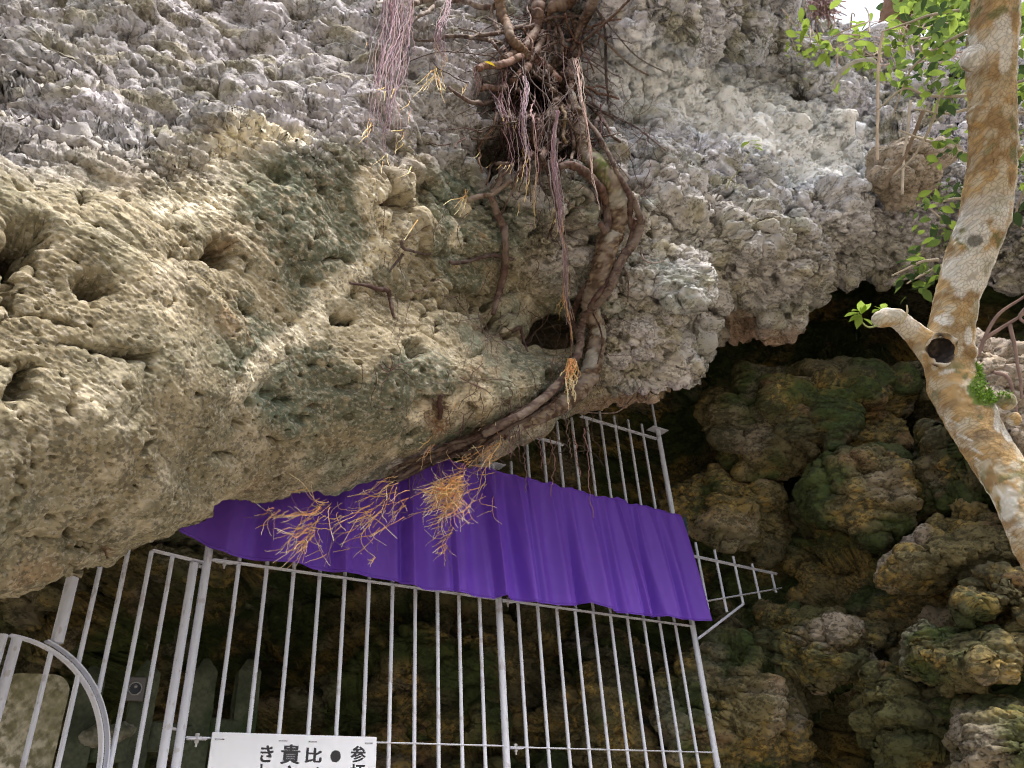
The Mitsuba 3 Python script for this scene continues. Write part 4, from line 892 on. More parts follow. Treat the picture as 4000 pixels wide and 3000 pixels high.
# the big roots below the tangle
bark_root(R2((1330, 720), (1280, 800), (1300, 900), (1270, 1060), (1200, 1180), (1150, 1260)), [9, 12, 12, 10, 9, 7], 'root', 0.02, 17, 12, (0.24, 0.13, 0.10))
bark_root(R2((1480, 640), (1440, 740), (1400, 820), (1400, 960), (1330, 1100), (1290, 1230)), [10, 11, 12, 10, 10, 8], 'root', 0.02, 18, 12, (0.20, 0.11, 0.08))
bark_root(R2((1520, 640), (1560, 760), (1590, 880), (1600, 1000), (1640, 1110), (1740, 1200), (1830, 1340), (1870, 1480), (1840, 1660)) + R3((1810, 260), (1760, 440), (1710, 600), (1660, 720), (1690, 830), (1715, 900), (1700, 1080), (1640, 1250), (1540, 1380), (1380, 1480), (1200, 1560), (1040, 1640)),
          [7, 9, 12, 16, 19, 22, 23, 23, 24, 24, 23, 20, 18, 18, 20, 22, 22, 20, 18, 16], 'trunk_root', [0.10, 0.12, 0.12, 0.10, 0.10, 0.08, 0.06], 19, 28, (0.22, 0.155, 0.095), 0.95, 0.45, 1.0, 'thickest root, brown and mottled with pale lichen and a moss streak')
bark_root(R2((1450, 1200), (1530, 1190), (1620, 1230), (1700, 1310), (1760, 1400), (1790, 1500), (1780, 1660)) + R3((1740, 130),), [6, 9, 10, 10, 9, 8, 6], 'root', 0.10, 20, 12, (0.19, 0.11, 0.08))
bark_root(R2((1500, 630), (1590, 780), (1700, 940), (1800, 1090), (1870, 1220), (1930, 1330), (1990, 1450), (2030, 1580)) + R3((2035, 130), (2000, 260), (1900, 380), (1850, 480), (1820, 590), (1740, 700), (1640, 790), (1600, 900), (1590, 1010), (1500, 1200), (1380, 1350), (1230, 1470), (1080, 1560), (900, 1650)),
          [4, 4.5, 5, 5, 5, 6, 8, 9, 10, 10, 9, 8, 8, 9, 9, 10, 10, 9, 8], 'root', [0.16, 0.18, 0.17, 0.18, 0.12], 21, 12, (0.2, 0.14, 0.11), 0.55)
bark_root(R2((1900, 1330), (1960, 1430), (1960, 1560), (1990, 1660)) + R3((2010, 100), (1960, 280), (1870, 420), (1790, 560), (1690, 690), (1600, 800)), [5, 7, 7, 7, 6, 6, 5], 'root', 0.16, 22, 10, (0.17, 0.10, 0.08))
bark_root(R3((1700, 380), (1680, 500), (1610, 640), (1560, 760), (1540, 860), (1580, 960), (1560, 1080), (1440, 1290), (1280, 1430), (1100, 1530)), [4, 5, 7, 8, 7, 6, 6, 7, 7, 6], 'root', 0.06, 23, 10, (0.18, 0.11, 0.085))
bark_root(R2((1660, 740), (1710, 760), (1735, 830), (1720, 900), (1730, 980), (1770, 1080)), [5, 6, 6, 5, 4], 'root', 0.05, 24, 10, (0.16, 0.12, 0.10), 0.5)
bark_root(R2((1290, 620), (1345, 600), (1400, 640), (1450, 720), (1480, 820), (1480, 960), (1510, 1040)), [3.5, 4, 4, 4, 4, 3.5], 'root', 0.14, 25, 8, (0.34, 0.25, 0.12), 0.4)
# the branch of root on the left of the hollow
bark_root(R2((1190, 990), (1120, 1060), (1060, 1150), (1020, 1240), (1005, 1320), (945, 1390)), [5, 6, 6, 5.5, 5], 'root', 0.06, 26, 10, (0.22, 0.14, 0.11), 0.5)
bark_root(R2((785, 1462), (850, 1425), (920, 1405), (970, 1395), (1040, 1340), (1110, 1305)), [5, 6, 5.5, 5.5, 4], 'root', 0.05, 27, 10, (0.30, 0.22, 0.17), 0.7)
bark_root(R2((945, 1395), (985, 1480), (1025, 1580), (1045, 1660)) + R3((1045, 130), (1052, 290), (1045, 440), (1022, 590), (990, 700), (970, 790)), [7, 8, 8, 8.5, 8.5, 8, 8, 7, 5], 'root', 0.04, 28, 14, (0.21, 0.14, 0.11), 0.45)
# roots in the cracks
bark_root(R3((660, 405), (700, 420), (800, 400), (900, 375), (980, 360), (1110, 385)), [4, 4.5, 4.5, 5, 4], 'root', 0.015, 29, 8, (0.12, 0.08, 0.07), 0.3)
bark_root(R3((310, 270), (340, 330), (430, 345), (530, 352)), [4, 4, 3, 2], 'root', 0.015, 30, 8, (0.12, 0.08, 0.07), 0.3)
bark_root(R3((330, 350), (280, 420), (230, 490)), [3, 3, 2], 'root', 0.01, 31, 8, (0.1, 0.07, 0.06), 0.2)
bark_root(R3((-60, 560), (60, 580), (140, 600), (205, 610), (225, 680), (245, 760), (265, 810)), [3, 4, 6, 6, 4, 4, 2.5], 'root', 0.015, 32, 8, (0.14, 0.085, 0.07), 0.2)
bark_root(R3((1110, 920), (1140, 900), (1170, 890), (1180, 960), (1220, 1060)), [3, 4, 4, 3, 2], 'root', 0.01, 33, 8, (0.12, 0.07, 0.06), 0.2)
bark_root(R6((900, 110), (880, 200), (895, 300), (880, 380)), [4, 6, 6, 3], 'root', 0.005, 34, 8, (0.12, 0.06, 0.045), 0.1)
# the roots bunched along the lower edge of the rock
edge_path = R6((2150, 60), (2000, 200), (1800, 330), (1600, 450), (1400, 540), (1200, 630), (1000, 700), (800, 790), (600, 880), (450, 960), (350, 1000))
for k_ in range(16):
    o = np.array(edge_path) + [rt.uniform(-14, 14), rt.uniform(-10, 13)]
    a, b = sorted(rt.choice(len(o), 2, replace=False)); b = max(b, a + 4); a = min(a, len(o) - 4)
    bark_root(o[a:b + 1], [rt.uniform(2, 4), rt.uniform(4, 8), rt.uniform(2, 4)], 'root', rt.uniform(0.0, 0.12), 40 + k_, 8, (0.13, 0.085, 0.065) if k_ % 3 else (0.19, 0.13, 0.09), 0.3, wig=0.03)
bark_root(R6((1330, 560), (1300, 640), (1250, 740), (1220, 830), (1180, 900)), [14, 16, 15, 12, 7], 'root', 0.05, 60, 14, (0.16, 0.115, 0.085), 0.5)


# thin roots clinging to the rock and twigs
def strands(name, paths, colour, tip=None, rad=0.0022, seed=0, label=None, sides=5, tipat=0.75, kind=None):
    ms, cs_ = [], []
    r_ = np.random.default_rng(seed)
    for p in paths:
        n = len(p)
        rr = rad * r_.uniform(0.7, 1.35) * np.linspace(1.1, 0.6, n)
        v, f = sweep(p, rr, sides, False)
        base = np.array(colour) * r_.uniform(0.75, 1.25) * (0.85 + 0.3 * r_.random(3))
        c = np.broadcast_to(base, (n, 3)).copy()
        if tip is not None:
            tt_ = ss(tipat - 0.12, tipat + 0.12, np.linspace(0, 1, n) + r_.uniform(-0.12, 0.12))
            c = mixc(c, np.array(tip) * r_.uniform(0.8, 1.2), tt_)
        c *= (0.75 + 0.5 * r_.random((n, 1)))
        ms.append((v, f)); cs_.append(np.repeat(c, sides, 0))
    kind = kind or ('stuff' if name == 'rootlet' else None)
    return put(name, join(ms), 'strand', fig, True, np.clip(np.vstack(cs_), 0.01, 0.95), label, kind)


DARK, PINK, YEL, ORG = (0.13, 0.085, 0.07), (0.33, 0.225, 0.25), (0.68, 0.50, 0.20), (0.74, 0.44, 0.19)
thin = []
for k_ in range(170):                       # out of the tangle, in all directions
    u0, v0 = rt.normal(1165, 60), rt.uniform(20, 330)
    ang = rt.uniform(0, 2 * math.pi)
    L_ = rt.uniform(40, 150)
    q = [(u0, v0)]
    for j in range(4):
        ang += rt.normal(0, 0.35)
        q.append((q[-1][0] + L_ / 4 * math.cos(ang), q[-1][1] + L_ / 4 * (0.8 * math.sin(ang) + 0.35)))
    thin.append(wiggle(on_face(q, [rt.uniform(0.05, 0.18), rt.uniform(0.01, 0.16)], 26), 0.02, 9, int(rt.integers(1000))))
strands('rootlet', thin, (0.10, 0.062, 0.055), None, 0.0046, 1)
for lo, hi, nn, seed in (((1150, 1420), (120, 560), 60, 2), ((1020, 1300), (640, 960), 70, 3), ((780, 1060), (420, 900), 40, 4)):
    thin = []
    for k_ in range(nn):
        u0, v0 = rt.uniform(*lo), rt.uniform(*hi)
        q = [(u0, v0)]; ang = rt.normal(1.5, 0.5)
        for j in range(5):
            ang += rt.normal(0, 0.4)
            q.append((q[-1][0] + 16 * math.cos(ang), q[-1][1] + 18 * math.sin(ang)))
        thin.append(wiggle(on_face(q, rt.uniform(0.005, 0.05), 24), 0.012, 12, int(rt.integers(1000))))
    strands('rootlet', thin, DARK, None, 0.0026, seed)
# straight thin shoots crossing the picture
for i, (q, rad, lf, tone) in enumerate(((R2((1590, 325), (1720, 215), (1850, 100), (1950, 0), (2050, -90)), [3.2, 3, 2.6], [0.1, 0.5], (0.27, 0.18, 0.13)), (R2((1550, 150), (1700, 215), (1810, 330), (1950, 460), (2090, 545)), [2.6, 2.4, 1.8], 0.06, (0.32, 0.24, 0.15)),
                                   (R2((1690, 20), (1770, 200), (1780, 450), (1790, 640), (1810, 830)), [2, 3, 3, 2], 0.04, (0.13, 0.11, 0.10)), (R2((1690, 20), (1850, 240), (2020, 420), (2212, 520)), [1.6, 1.4, 1.2], 0.05, (0.18, 0.15, 0.13)),
                                   (R2((1060, 375), (1058, 480), (1045, 600), (1000, 705)), [3.2, 3, 2.4], [0.2, 0.1], (0.42, 0.33, 0.26)), (R2((1820, 830), (1990, 910), (2120, 1010), (2212, 1085)), [2, 2, 1.5], 0.03, (0.3, 0.25, 0.22)),
                                   (R2((920, 120), (990, 165), (1040, 190)), [1.6, 1.6], 0.2, (0.3, 0.26, 0.22)), (R2((1010, -60), (1000, 90), (990, 180), (1010, 250)), [2, 2], 0.16, (0.26, 0.18, 0.15)),
                                   (R2((1650, -20), (1640, 120), (1600, 250), (1570, 400)), [2.4, 2], 0.12, (0.2, 0.14, 0.11)), (R2((940, 445), (1000, 380), (1060, 310)), [2.2, 2], 0.12, (0.14, 0.11, 0.1)),
                                   (R2((330, 460), (480, 400), (600, 372), (760, 378), (920, 400)), [1.2, 1.4, 1.2], 0.03, (0.16, 0.13, 0.12)), (R2((1240, -10), (1215, 60), (1240, 130), (1225, 210), (1205, 280)), [1.6, 1.6, 1.4], 0.16, (0.6, 0.5, 0.42)),
                                   (R3((1690, 780), (1740, 880), (1755, 1000), (1720, 1150)), [2, 2, 1.5], 0.2, (0.09, 0.05, 0.045)), (R3((1870, 420), (1930, 480), (1945, 560), (1940, 700)), [2.4, 2, 1.4], 0.1, (0.25, 0.18, 0.14)),
                                   (R3((2030, 330), (2060, 400), (2130, 420), (2200, 405)), [1.6, 1.6, 1.3], 0.02, (0.55, 0.46, 0.38)), (R3((2030, 1310), (1960, 1400), (1880, 1480), (1790, 1500), (1560, 1490)), [1.2, 1.5, 1.4, 0.8], 0.02, (0.5, 0.42, 0.33)))):
    bark_root(q, rad, 'shoot', lf, 80 + i, 6, tone, 0.2, wig=0.006)


def bundle(name, path, n, spread, ends, lift, colour, tip, seed, rad=0.0022, label=None, yellow=0, tipat=0.8):
    """Aerial roots hanging together: each follows the path with its own offsets and ends at its own height."""
    r_ = np.random.default_rng(seed)
    out = []
    path = np.asarray(path, float)
    for k_ in range(n):
        e = r_.uniform(*ends)
        st = r_.uniform(0, 0.25) if r_.random() < 0.4 else 0
        m = 46
        q = spline(path, 200)[int(st * 199):max(int(e * 199), int(st * 199) + 12)]
        q = q[np.linspace(0, len(q) - 1, m).astype(int)]
        sp = np.interp(np.linspace(st, e, m), np.linspace(0, 1, len(spread)), spread)
        a0, a1, a2 = r_.normal(0, 0.55, 3)
        tt_ = np.linspace(0, 1, m)
        ofs = sp * (a0 * (1 - tt_) + a1 * tt_ + 0.5 * a2 * np.sin(tt_ * math.pi * r_.uniform(1, 3)))
        q = q + np.stack([ofs, 0 * ofs], -1)
        r = face_r(q[:, 0], q[:, 1]).min() if lift is None else None
        rmid = np.interp(tt_, [0, 0.5, 1], [np.percentile(face_r(q[:12, 0], q[:12, 1]), 20), np.percentile(face_r(q[10:35, 0], q[10:35, 1]), 20), np.percentile(face_r(q[-12:, 0], q[-12:, 1]), 20)])
        p = at(q[:, 0], q[:, 1], rmid - lift - r_.uniform(0, 0.06))
        out.append(wiggle(p, 0.010, 11, int(r_.integers(1000))) + 0.004 * r_.normal(size=p.shape) * 0.5)
    return strands(name, out, colour, tip, rad, seed + 1, label, 5, tipat)


bundle('aerial_root', R2((240, -60), (235, 120), (215, 300), (190, 540), (170, 800), (160, 1150)), 46, [16, 26, 36, 40, 38, 26], (0.5, 1.0), 0.10, PINK, None, 11, 0.0026, 'thick curtain of thin pink hanging roots at the left of the fig')
bundle('aerial_root', R2((350, -60), (330, 120), (290, 300), (260, 520), (230, 780), (200, 1120)), 34, [12, 18, 28, 32, 32, 28], (0.45, 1.0), 0.12, PINK, None, 12, 0.0026)
bundle('aerial_root', R2((655, -40), (630, 90), (580, 200), (565, 330), (590, 430), (580, 560)), 16, [3, 6, 10, 12, 14, 16], (0.6, 1.0), 0.12, PINK, YEL, 13, 0.0030, tipat=0.95)
bundle('aerial_root', R2((1190, 550), (1210, 640), (1195, 780), (1195, 950), (1225, 1100), (1215, 1260), (1190, 1480)), 16, [6, 8, 9, 9, 9, 12, 10], (0.5, 1.0), 0.16, PINK, YEL, 14, 0.0032, tipat=0.9)
bundle('aerial_root', R2((1440, 800), (1415, 950), (1405, 1130), (1425, 1330), (1450, 1500), (1460, 1640)) + R3((1480, 330), (1492, 540), (1500, 700), (1520, 850), (1535, 1000), (1540, 1150)), 24, [2, 3, 6, 7, 7, 6, 5, 7, 6, 9, 11, 11], (0.45, 1.0), 0.20, PINK, ORG, 15, 0.0034, 'long rope of pink roots hanging beside the thick root', tipat=0.97)
bundle('aerial_root', R2((1100, 420), (1120, 600), (1140, 800), (1170, 1000), (1190, 1200), (1200, 1330)), 13, [60, 60, 55, 50, 40, 20], (0.3, 1.0), 0.07, (0.13, 0.08, 0.075), None, 61, 0.0036)
bundle('aerial_root', R2((1350, 380), (1370, 600), (1390, 800), (1380, 1000), (1350, 1250), (1340, 1400)), 16, [90, 80, 60, 50, 45, 30], (0.3, 1.0), 0.08, (0.12, 0.075, 0.07), None, 62, 0.0036)
bundle('aerial_root', R2((1050, 600), (1090, 800), (1130, 1000), (1120, 1200), (1110, 1330)), 9, [50, 45, 40, 40, 30], (0.4, 1.0), 0.12, (0.36, 0.24, 0.25), YEL, 63, 0.0028, tipat=0.93)
bundle('aerial_root', R2((985, 690), (1010, 760), (1045, 860), (1062, 980)), 10, [4, 7, 8, 5], (0.6, 1.0), 0.12, PINK, YEL, 16, 0.0032, tipat=0.92)
bundle('aerial_root', R2((860, 470), (850, 540), (865, 620), (830, 740)), 12, [6, 6, 8, 8], (0.5, 1.0), 0.10, (0.3, 0.2, 0.19), None, 17, 0.003)
bundle('aerial_root', R2((1570, 420), (1590, 560), (1610, 700), (1650, 900), (1670, 1100), (1690, 1290), (1720, 1450), (1715, 1600)), 10, [6, 8, 8, 4, 3, 3, 4, 7], (0.4, 1.0), 0.18, (0.5, 0.38, 0.32), None, 18, 0.0030)
bundle('aerial_root', R2((1265, 600), (1270, 700), (1240, 800), (1265, 900), (1285, 1250), (1265, 1400), (1270, 1600)) + R3((1285, 200), (1270, 340)), 3, [3, 3, 4, 4, 4, 3, 2, 1, 1], (0.7, 1.0), 0.16, (0.5, 0.33, 0.3), YEL, 19, 0.0034, tipat=0.78)
bundle('aerial_root', R3((1490, 560), (1480, 650), (1450, 760), (1435, 850)), 3, [2, 6, 8, 2], (0.7, 1.0), 0.2, (0.6, 0.34, 0.22), YEL, 20, 0.0034, tipat=0.5)
bundle('aerial_root', R3((1530, 1110), (1525, 1200), (1520, 1300), (1530, 1480)), 26, [7, 16, 16, 6], (0.45, 1.0), 0.22, ORG, (0.92, 0.76, 0.50), 21, 0.0040, 'tuft of bright orange root tips at the end of the long pink rope', tipat=0.7)
# yellow root tips here and there on the rock
yel = []
for (u, v, n_, L_) in ([(*R2((560, 520))[0], 16, 60), (*R2((780, 1380))[0], 9, 60), (*R2((1130, 860))[0], 5, 18), (*R2((880, 1130))[0], 3, 28), (*R2((90, 900))[0], 8, 45), (*R2((300, 980))[0], 8, 34), (*R2((180, 1120))[0], 6, 40), (*R2((410, 1150))[0], 2, 50), (*R2((430, 1560))[0], 2, 60),
                        (*R2((1170, 700))[0], 5, 40), (*R2((1180, 1100))[0], 5, 50), (*R2((1260, 980))[0], 3, 34), (*R2((1060, 1200))[0], 3, 36), (*R2((1590, 880))[0], 4, 30), (*R2((950, 1200))[0], 3, 30), (*R2((1410, 1500))[0], 6, 36), (*R3((1430, 180))[0], 6, 36),
                        (*R2((1200, 1500))[0], 3, 40), (*R2((70, 380))[0], 3, 14), (*R2((210, 620))[0], 6, 26), (*R3((900, 1300))[0], 1, 12), (*R3((700, 1440))[0], 1, 26), (*R2((790, 600))[0], 4, 24), (*R2((360, 770))[0], 4, 30)]):
    for k_ in range(max(1, int(n_ * 0.6))):
        u0, v0 = u + rt.normal(0, 7), v + rt.normal(0, 8)
        a = rt.normal(1.95, 0.35); q = [(u0, v0)]
        for j in range(3):
            a += rt.normal(0, 0.25); l_ = L_ / 3 * rt.uniform(0.6, 1.1)
            q.append((q[-1][0] + l_ * math.cos(a), q[-1][1] + l_ * math.sin(a)))
        yel.append(on_face(q, [0.07, 0.12], 16))
strands('root_tip', yel, YEL, (0.85, 0.70, 0.42), 0.0026, 31, 'short yellow root tips scattered on the rock', tipat=0.6, kind='stuff')


# the orange roots that hang from the rock's lower edge in front of the curtain
RGT = np.array([1.0, 0, 0])


def hanging(name, u, v, r, n, spread_u, spread_v, L, seed, label=None, lean=-0.7, thick=0.0020, dark=0.36):
    r_ = np.random.default_rng(seed)
    out, drk = [], []
    for k_ in range(n):
        p = at(u + r_.normal(0, spread_u), v + r_.normal(0, spread_v), r + r_.normal(0, 0.05))
        l_ = L * r_.uniform(0.45, 1.15)
        h = np.array([lean + r_.normal(0, 0.45), r_.normal(-0.15, 0.3), -r_.uniform(0.2, 1.0)])
        pts = [p]
        m = 18
        turn = r_.normal(0, 0.085, 3)
        for j in range(m):
            h = h + turn + r_.normal(0, 0.13, 3) + np.array([-0.012, 0, -0.035])
            h /= np.linalg.norm(h)
            pts.append(pts[-1] + h * l_ / m)
        (drk if r_.random() < dark else out).append(np.array(pts))
        if r_.random() < 0.45:                                  # a side root
            i = r_.integers(6, 14); h2 = np.array([lean - 0.2 + r_.normal(0, 0.3), r_.normal(-0.1, 0.2), -r_.uniform(0.2, 0.7)]); q = [pts[i]]
            for j in range(10):
                h2 = h2 + r_.normal(0, 0.1, 3); h2 /= np.linalg.norm(h2)
                q.append(q[-1] + h2 * l_ * 0.45 / 10)
            out.append(np.array(q))
    if drk:
        strands('rootlet', drk, (0.16, 0.10, 0.10), None, thick * 0.7, seed + 2)
    return strands(name, out, ORG, (0.92, 0.76, 0.52), thick, seed + 1, label, 5, 0.72)


hanging('root_cluster', 985, 1046, 5.0, 130, 16, 12, 0.22, 41, 'densest mop of orange roots hanging over the middle of the curtain', -1.1, dark=0.12)
hanging('root_cluster', 985, 1085, 5.0, 50, 16, 12, 0.24, 42, None, -0.8, dark=0.25)
hanging('root_cluster', 972, 1140, 5.0, 14, 6, 16, 0.20, 43, None, -0.5)
hanging('root_cluster', 968, 1180, 5.0, 7, 3, 6, 0.13, 44, None, -0.5)
hanging('root_cluster', 840, 1058, 4.75, 22, 12, 14, 0.26, 45, None, -0.9, dark=0.3)
hanging('root_cluster', 805, 1110, 4.72, 26, 10, 14, 0.24, 46, None, -0.8, dark=0.2)
hanging('root_cluster', 880, 1090, 4.8, 9, 5, 22, 0.24, 47, None, -0.8)
hanging('root_cluster', 700, 1095, 4.5, 18, 12, 8, 0.26, 48, None, -1.0, dark=0.35)
hanging('root_cluster', 672, 1135, 4.5, 34, 10, 16, 0.24, 49, 'pale orange roots hanging before the dark left part of the curtain', -0.6, dark=0.2)
hanging('root_cluster', 600, 1105, 4.4, 10, 14, 6, 0.18, 50, None, -1.0)
hanging('root_cluster', 735, 1120, 4.55, 10, 8, 22, 0.26, 51, None, -0.7)
hanging('root_cluster', 809, 1205, 4.72, 5, 2, 6, 0.10, 52, None, -0.2)
hanging('root_cluster', 1080, 935, 5.3, 14, 6, 12, 0.36, 53, None, -0.55, dark=0.15)
hanging('root_cluster', 1070, 985, 5.3, 8, 8, 14, 0.30, 54, None, -0.8)
hanging('root_cluster', 1010, 1010, 5.1, 12, 8, 10, 0.26, 55, None, -0.9)
hanging('root_cluster', 1050, 1060, 5.2, 7, 10, 20, 0.24, 56, None, -0.6)
hanging('root_cluster', 935, 965, 4.95, 6, 6, 6, 0.16, 57, None, -0.6)
hang = []
for k_ in range(46):                        # dark threads along the same edge
    t_ = rt.random(); e = spline(edge_path, 100)[int(t_ * 99)]
    p = at(e[0] + rt.normal(0, 8), e[1] + 10, face_r(*e) - 0.05)
    pts = [p]; h = np.array([rt.normal(-0.2, 0.3), -0.1, -1.0])
    for j in range(14):
        h = h + rt.normal(0, 0.15, 3); h[2] -= 0.1; h /= np.linalg.norm(h)
        pts.append(pts[-1] + h * rt.uniform(0.008, 0.022))
    hang.append(np.array(pts))
strands('rootlet', hang, (0.17, 0.11, 0.10), None, 0.0026, 61)
hang = []
for (u, v, l_) in ((1262, 925, 0.75), (1235, 930, 0.4), (1188, 945, 0.5), (1225, 905, 0.35), (1130, 960, 0.4), (1165, 930, 0.3), (1072, 900, 0.3)):
    p = at(u, v, 6.1); pts = [p]
    for j in range(24):
        pts.append(pts[-1] + np.array([rt.normal(0, 0.006), rt.normal(0, 0.006), -l_ / 24]))
    hang.append(np.array(pts))
strands('rootlet', hang, (0.28, 0.18, 0.16), None, 0.0042, 62)


# ---------------------------------------------------------------- leaves
def leaf_mesh(k=0.42, droop=0.16, fold=0.10, tip=0.15):
    """One leaf, one unit long, pointing along +x, face up +z: a folded, drooping blade."""
    xs = np.array([0, 0.12, 0.3, 0.5, 0.7, 0.87, 1.0])
    ws = np.array([0.02, 0.55, 0.95, 1.0, 0.72, tip * 2, 0.0]) * k / 2
    v = []
    for x, w in zip(xs, ws):
        z = -droop * x * x
        v += [(x, -w, z + fold * w * 2), (x, 0, z), (x, w, z + fold * w * 2)]
    f = []
    for i in range(len(xs) - 1):
        a = i * 3
        for j in (0, 1):
            f += [(a + j, a + 3 + j, a + 4 + j), (a + j, a + 4 + j, a + 1 + j)]
    return np.array(v), np.array(f)


LEAF = leaf_mesh(0.50)
LEAF_PLY = {}


def frame(d, nrm):
    d = d / np.linalg.norm(d); y = np.cross(nrm, d); y /= np.linalg.norm(y) + 1e-9
    return d, y, np.cross(d, y)


def leaf_at(p, d, nrm, L, mat, parent, name='leaf'):
    if mat not in LEAF_PLY:
        LEAF_PLY[mat] = mikit.ply(LEAF, mat, True)
    x, y, z = frame(d, nrm)
    m = np.eye(4); m[:3, 0], m[:3, 1], m[:3, 2], m[:3, 3] = x * L, y * L, z * L, p
    return put(name, {**LEAF_PLY[mat], 'to_world': T(m.tolist())}, mat, parent)


def leaf_dir(r_):
    d = np.array([r_.normal(), r_.normal(), r_.normal(-0.25, 0.45)]); d /= np.linalg.norm(d)
    n_ = np.array([r_.normal(0, 0.45), r_.normal(0, 0.45), 1.0])
    return d, n_


def foliage(parent, blobs, seed, size, mats, indiv, stuff_name='foliage'):
    """blobs: (u, v, r, half width, half height sighted, depth in metres, number). The leaves nearest the viewer are parts; the rest are one mesh."""
    r_ = np.random.default_rng(seed)
    P_ = []
    for (u, v, r, a, b, dp, n) in blobs:
        for k_ in range(max(3, n // 7)):
            cu_, cv_ = u + a * r_.normal(0, 0.5), v + b * r_.normal(0, 0.5)
            c = at(cu_, cv_, r + r_.normal(0, dp / 2))
            for j in range(r_.integers(5, 10)):
                P_.append(c + r_.normal(0, size * 0.85, 3) * [1, 1, 0.7])
    P_ = np.array(P_)
    order = np.argsort(np.linalg.norm(P_ - EYE, axis=1))
    rest = {m: [] for m in mats}
    for i, k_ in enumerate(order):
        d, n_ = leaf_dir(r_); L_ = size * r_.uniform(0.5, 1.4); m = mats[r_.integers(len(mats))]
        if i < indiv:
            leaf_at(P_[k_], d, n_, L_, m, parent)
        else:
            x, y, z = frame(d, n_)
            rest[m].append((P_[k_] + L_ * (LEAF[0][:, :1] * x + LEAF[0][:, 1:2] * y + LEAF[0][:, 2:] * z), LEAF[1]))
    for m, g in rest.items():
        if g:
            put(stuff_name, join(g), m, parent, True, kind='stuff')
    return P_


def twig(parent, pts, r0, r1, tone=(0.30, 0.24, 0.18), name='branch', seed=0):
    p = wiggle(spline(pts, 30), 0.02, 5, 700 + seed)
    v, f = sweep(p, np.linspace(r0, r1, 30), 7)
    put(name, (v, f), 'bark', parent, True, np.clip(np.array(tone) * (0.7 + 0.6 * FB(v * 40, 2, 710 + seed))[:, None], 0.01, 0.9))


# ---------------------------------------------------------------- the forked tree in front on the right
tree = thing('forked_tree', 'leaning tree with orange and white lichened bark, a painted light rim on the right, a cut stub and a dark knothole', 'tree')
SPH = [[(2156, -260, 3.35, 50), (2152, -120, 3.3, 50), (2149, 0, 3.25, 49), (2142, 120, 3.22, 49), (2144, 250, 3.2, 49), (2145, 360, 3.2, 49), (2128, 470, 3.18, 51), (2095, 560, 3.16, 53), (2068, 640, 3.14, 50), (2058, 700, 3.12, 48), (2046, 770, 3.10, 53), (2062, 835, 3.06, 55),
        (2093, 895, 3.02, 55), (2130, 960, 2.98, 52), (2160, 1010, 2.95, 52), (2200, 1080, 2.9, 54), (2260, 1190, 2.85, 60), (2340, 1360, 2.8, 66), (2400, 1560, 2.75, 72), (2440, 1900, 2.75, 80)],
       [(2046, 790, 3.08, 46), (2010, 752, 3.06, 33), (1985, 728, 3.05, 27), (1960, 705, 3.04, 23), (1938, 687, 3.03, 21), (1913, 684, 3.02, 21), (1904, 688, 3.02, 19)]]
man = manifold3d.Manifold()
for chain in SPH:
    balls = []
    for u, v, r, h in chain:
        ic = trimesh.creation.icosphere(3)
        rd = h * per_unit(u, v, r) * 0.93
        balls.append(np.array(ic.vertices) * rd + at(u, v, r + 0.0))
    for a, b in zip(balls[:-1], balls[1:]):
        man = man + manifold3d.Manifold.hull_points(np.vstack([a, b]))
for u, v, r, h in ((2104, 126, 3.16, 27), (2192, 330, 3.2, 17), (2176, 868, 2.98, 20), (2190, 905, 2.98, 18), (2082, 535, 3.12, 22), (2120, 250, 3.16, 30), (2160, 620, 3.14, 6), (2092, 760, 3.06, 18)):
    man = man + manifold3d.Manifold.hull_points(np.array(trimesh.creation.icosphere(3).vertices) * (h * per_unit(u, v, r) * 0.93) + at(u, v, r))
# the knothole is cut out of the trunk
kc = at(2033, 757, 3.0); kd = ray(2033, 757)
hole = manifold3d.Manifold()
for (a_, b_, rr_) in ((0, 0, 0.036), (0.014, 0.012, 0.030), (-0.014, 0.010, 0.031), (0.008, -0.018, 0.029), (-0.012, -0.012, 0.030), (0.020, -0.004, 0.022), (0.0, 0.022, 0.024)):
    c_ = kc + np.cross(kd, UP) / np.linalg.norm(np.cross(kd, UP)) * a_ + UP * b_
    hole = hole + manifold3d.Manifold.hull_points(np.vstack([np.array(trimesh.creation.icosphere(2).vertices) * rr_ + c_ + kd * z_ for z_ in (-0.08, 0.012 + 0.6 * abs(a_) + 0.5 * b_)]))
man = man - hole
mm = man.refine_to_length(0.008).to_mesh()
tv, tf = np.array(mm.vert_properties[:, :3]), np.array(mm.tri_verts)
tm = trimesh.Trimesh(tv, tf, process=False)
trimesh.smoothing.filter_taubin(tm, iterations=14)
tv = np.array(tm.vertices)
keep = np.linalg.norm(tv - EYE, axis=1) < 20
tn = np.array(tm.vertex_normals)
tv = tv + tn * ((FB(tv * 6, 3, 720) - 0.5) * 0.022)[:, None]
r_ = np.random.default_rng(721)
sd = tv[r_.integers(0, len(tv), 5200)]
wv_ = tv + 0.02 * np.stack([FB(tv * 16, 2, 722), FB(tv * 16, 2, 723), FB(tv * 16, 2, 724)], -1)
g1, g2, _ = worley(wv_ * [1, 1, 1.15], sd * [1, 1, 1.15])
tu_, tvv = sight(tv)
plates = ss(0.0, 0.006, g2 - g1)
crk = 1 - plates
upper = 1 - ss(480, 600, tvv)
tv2 = tv + tn * (plates * 0.0035 * (0.35 + 0.65 * upper) + (FB(tv * 45, 2, 725) - 0.5) * 0.006)[:, None]
c = mixc((0.47, 0.32, 0.15), (0.30, 0.20, 0.10), ss(0.35, 0.65, FB(tv * 22, 4, 726)))
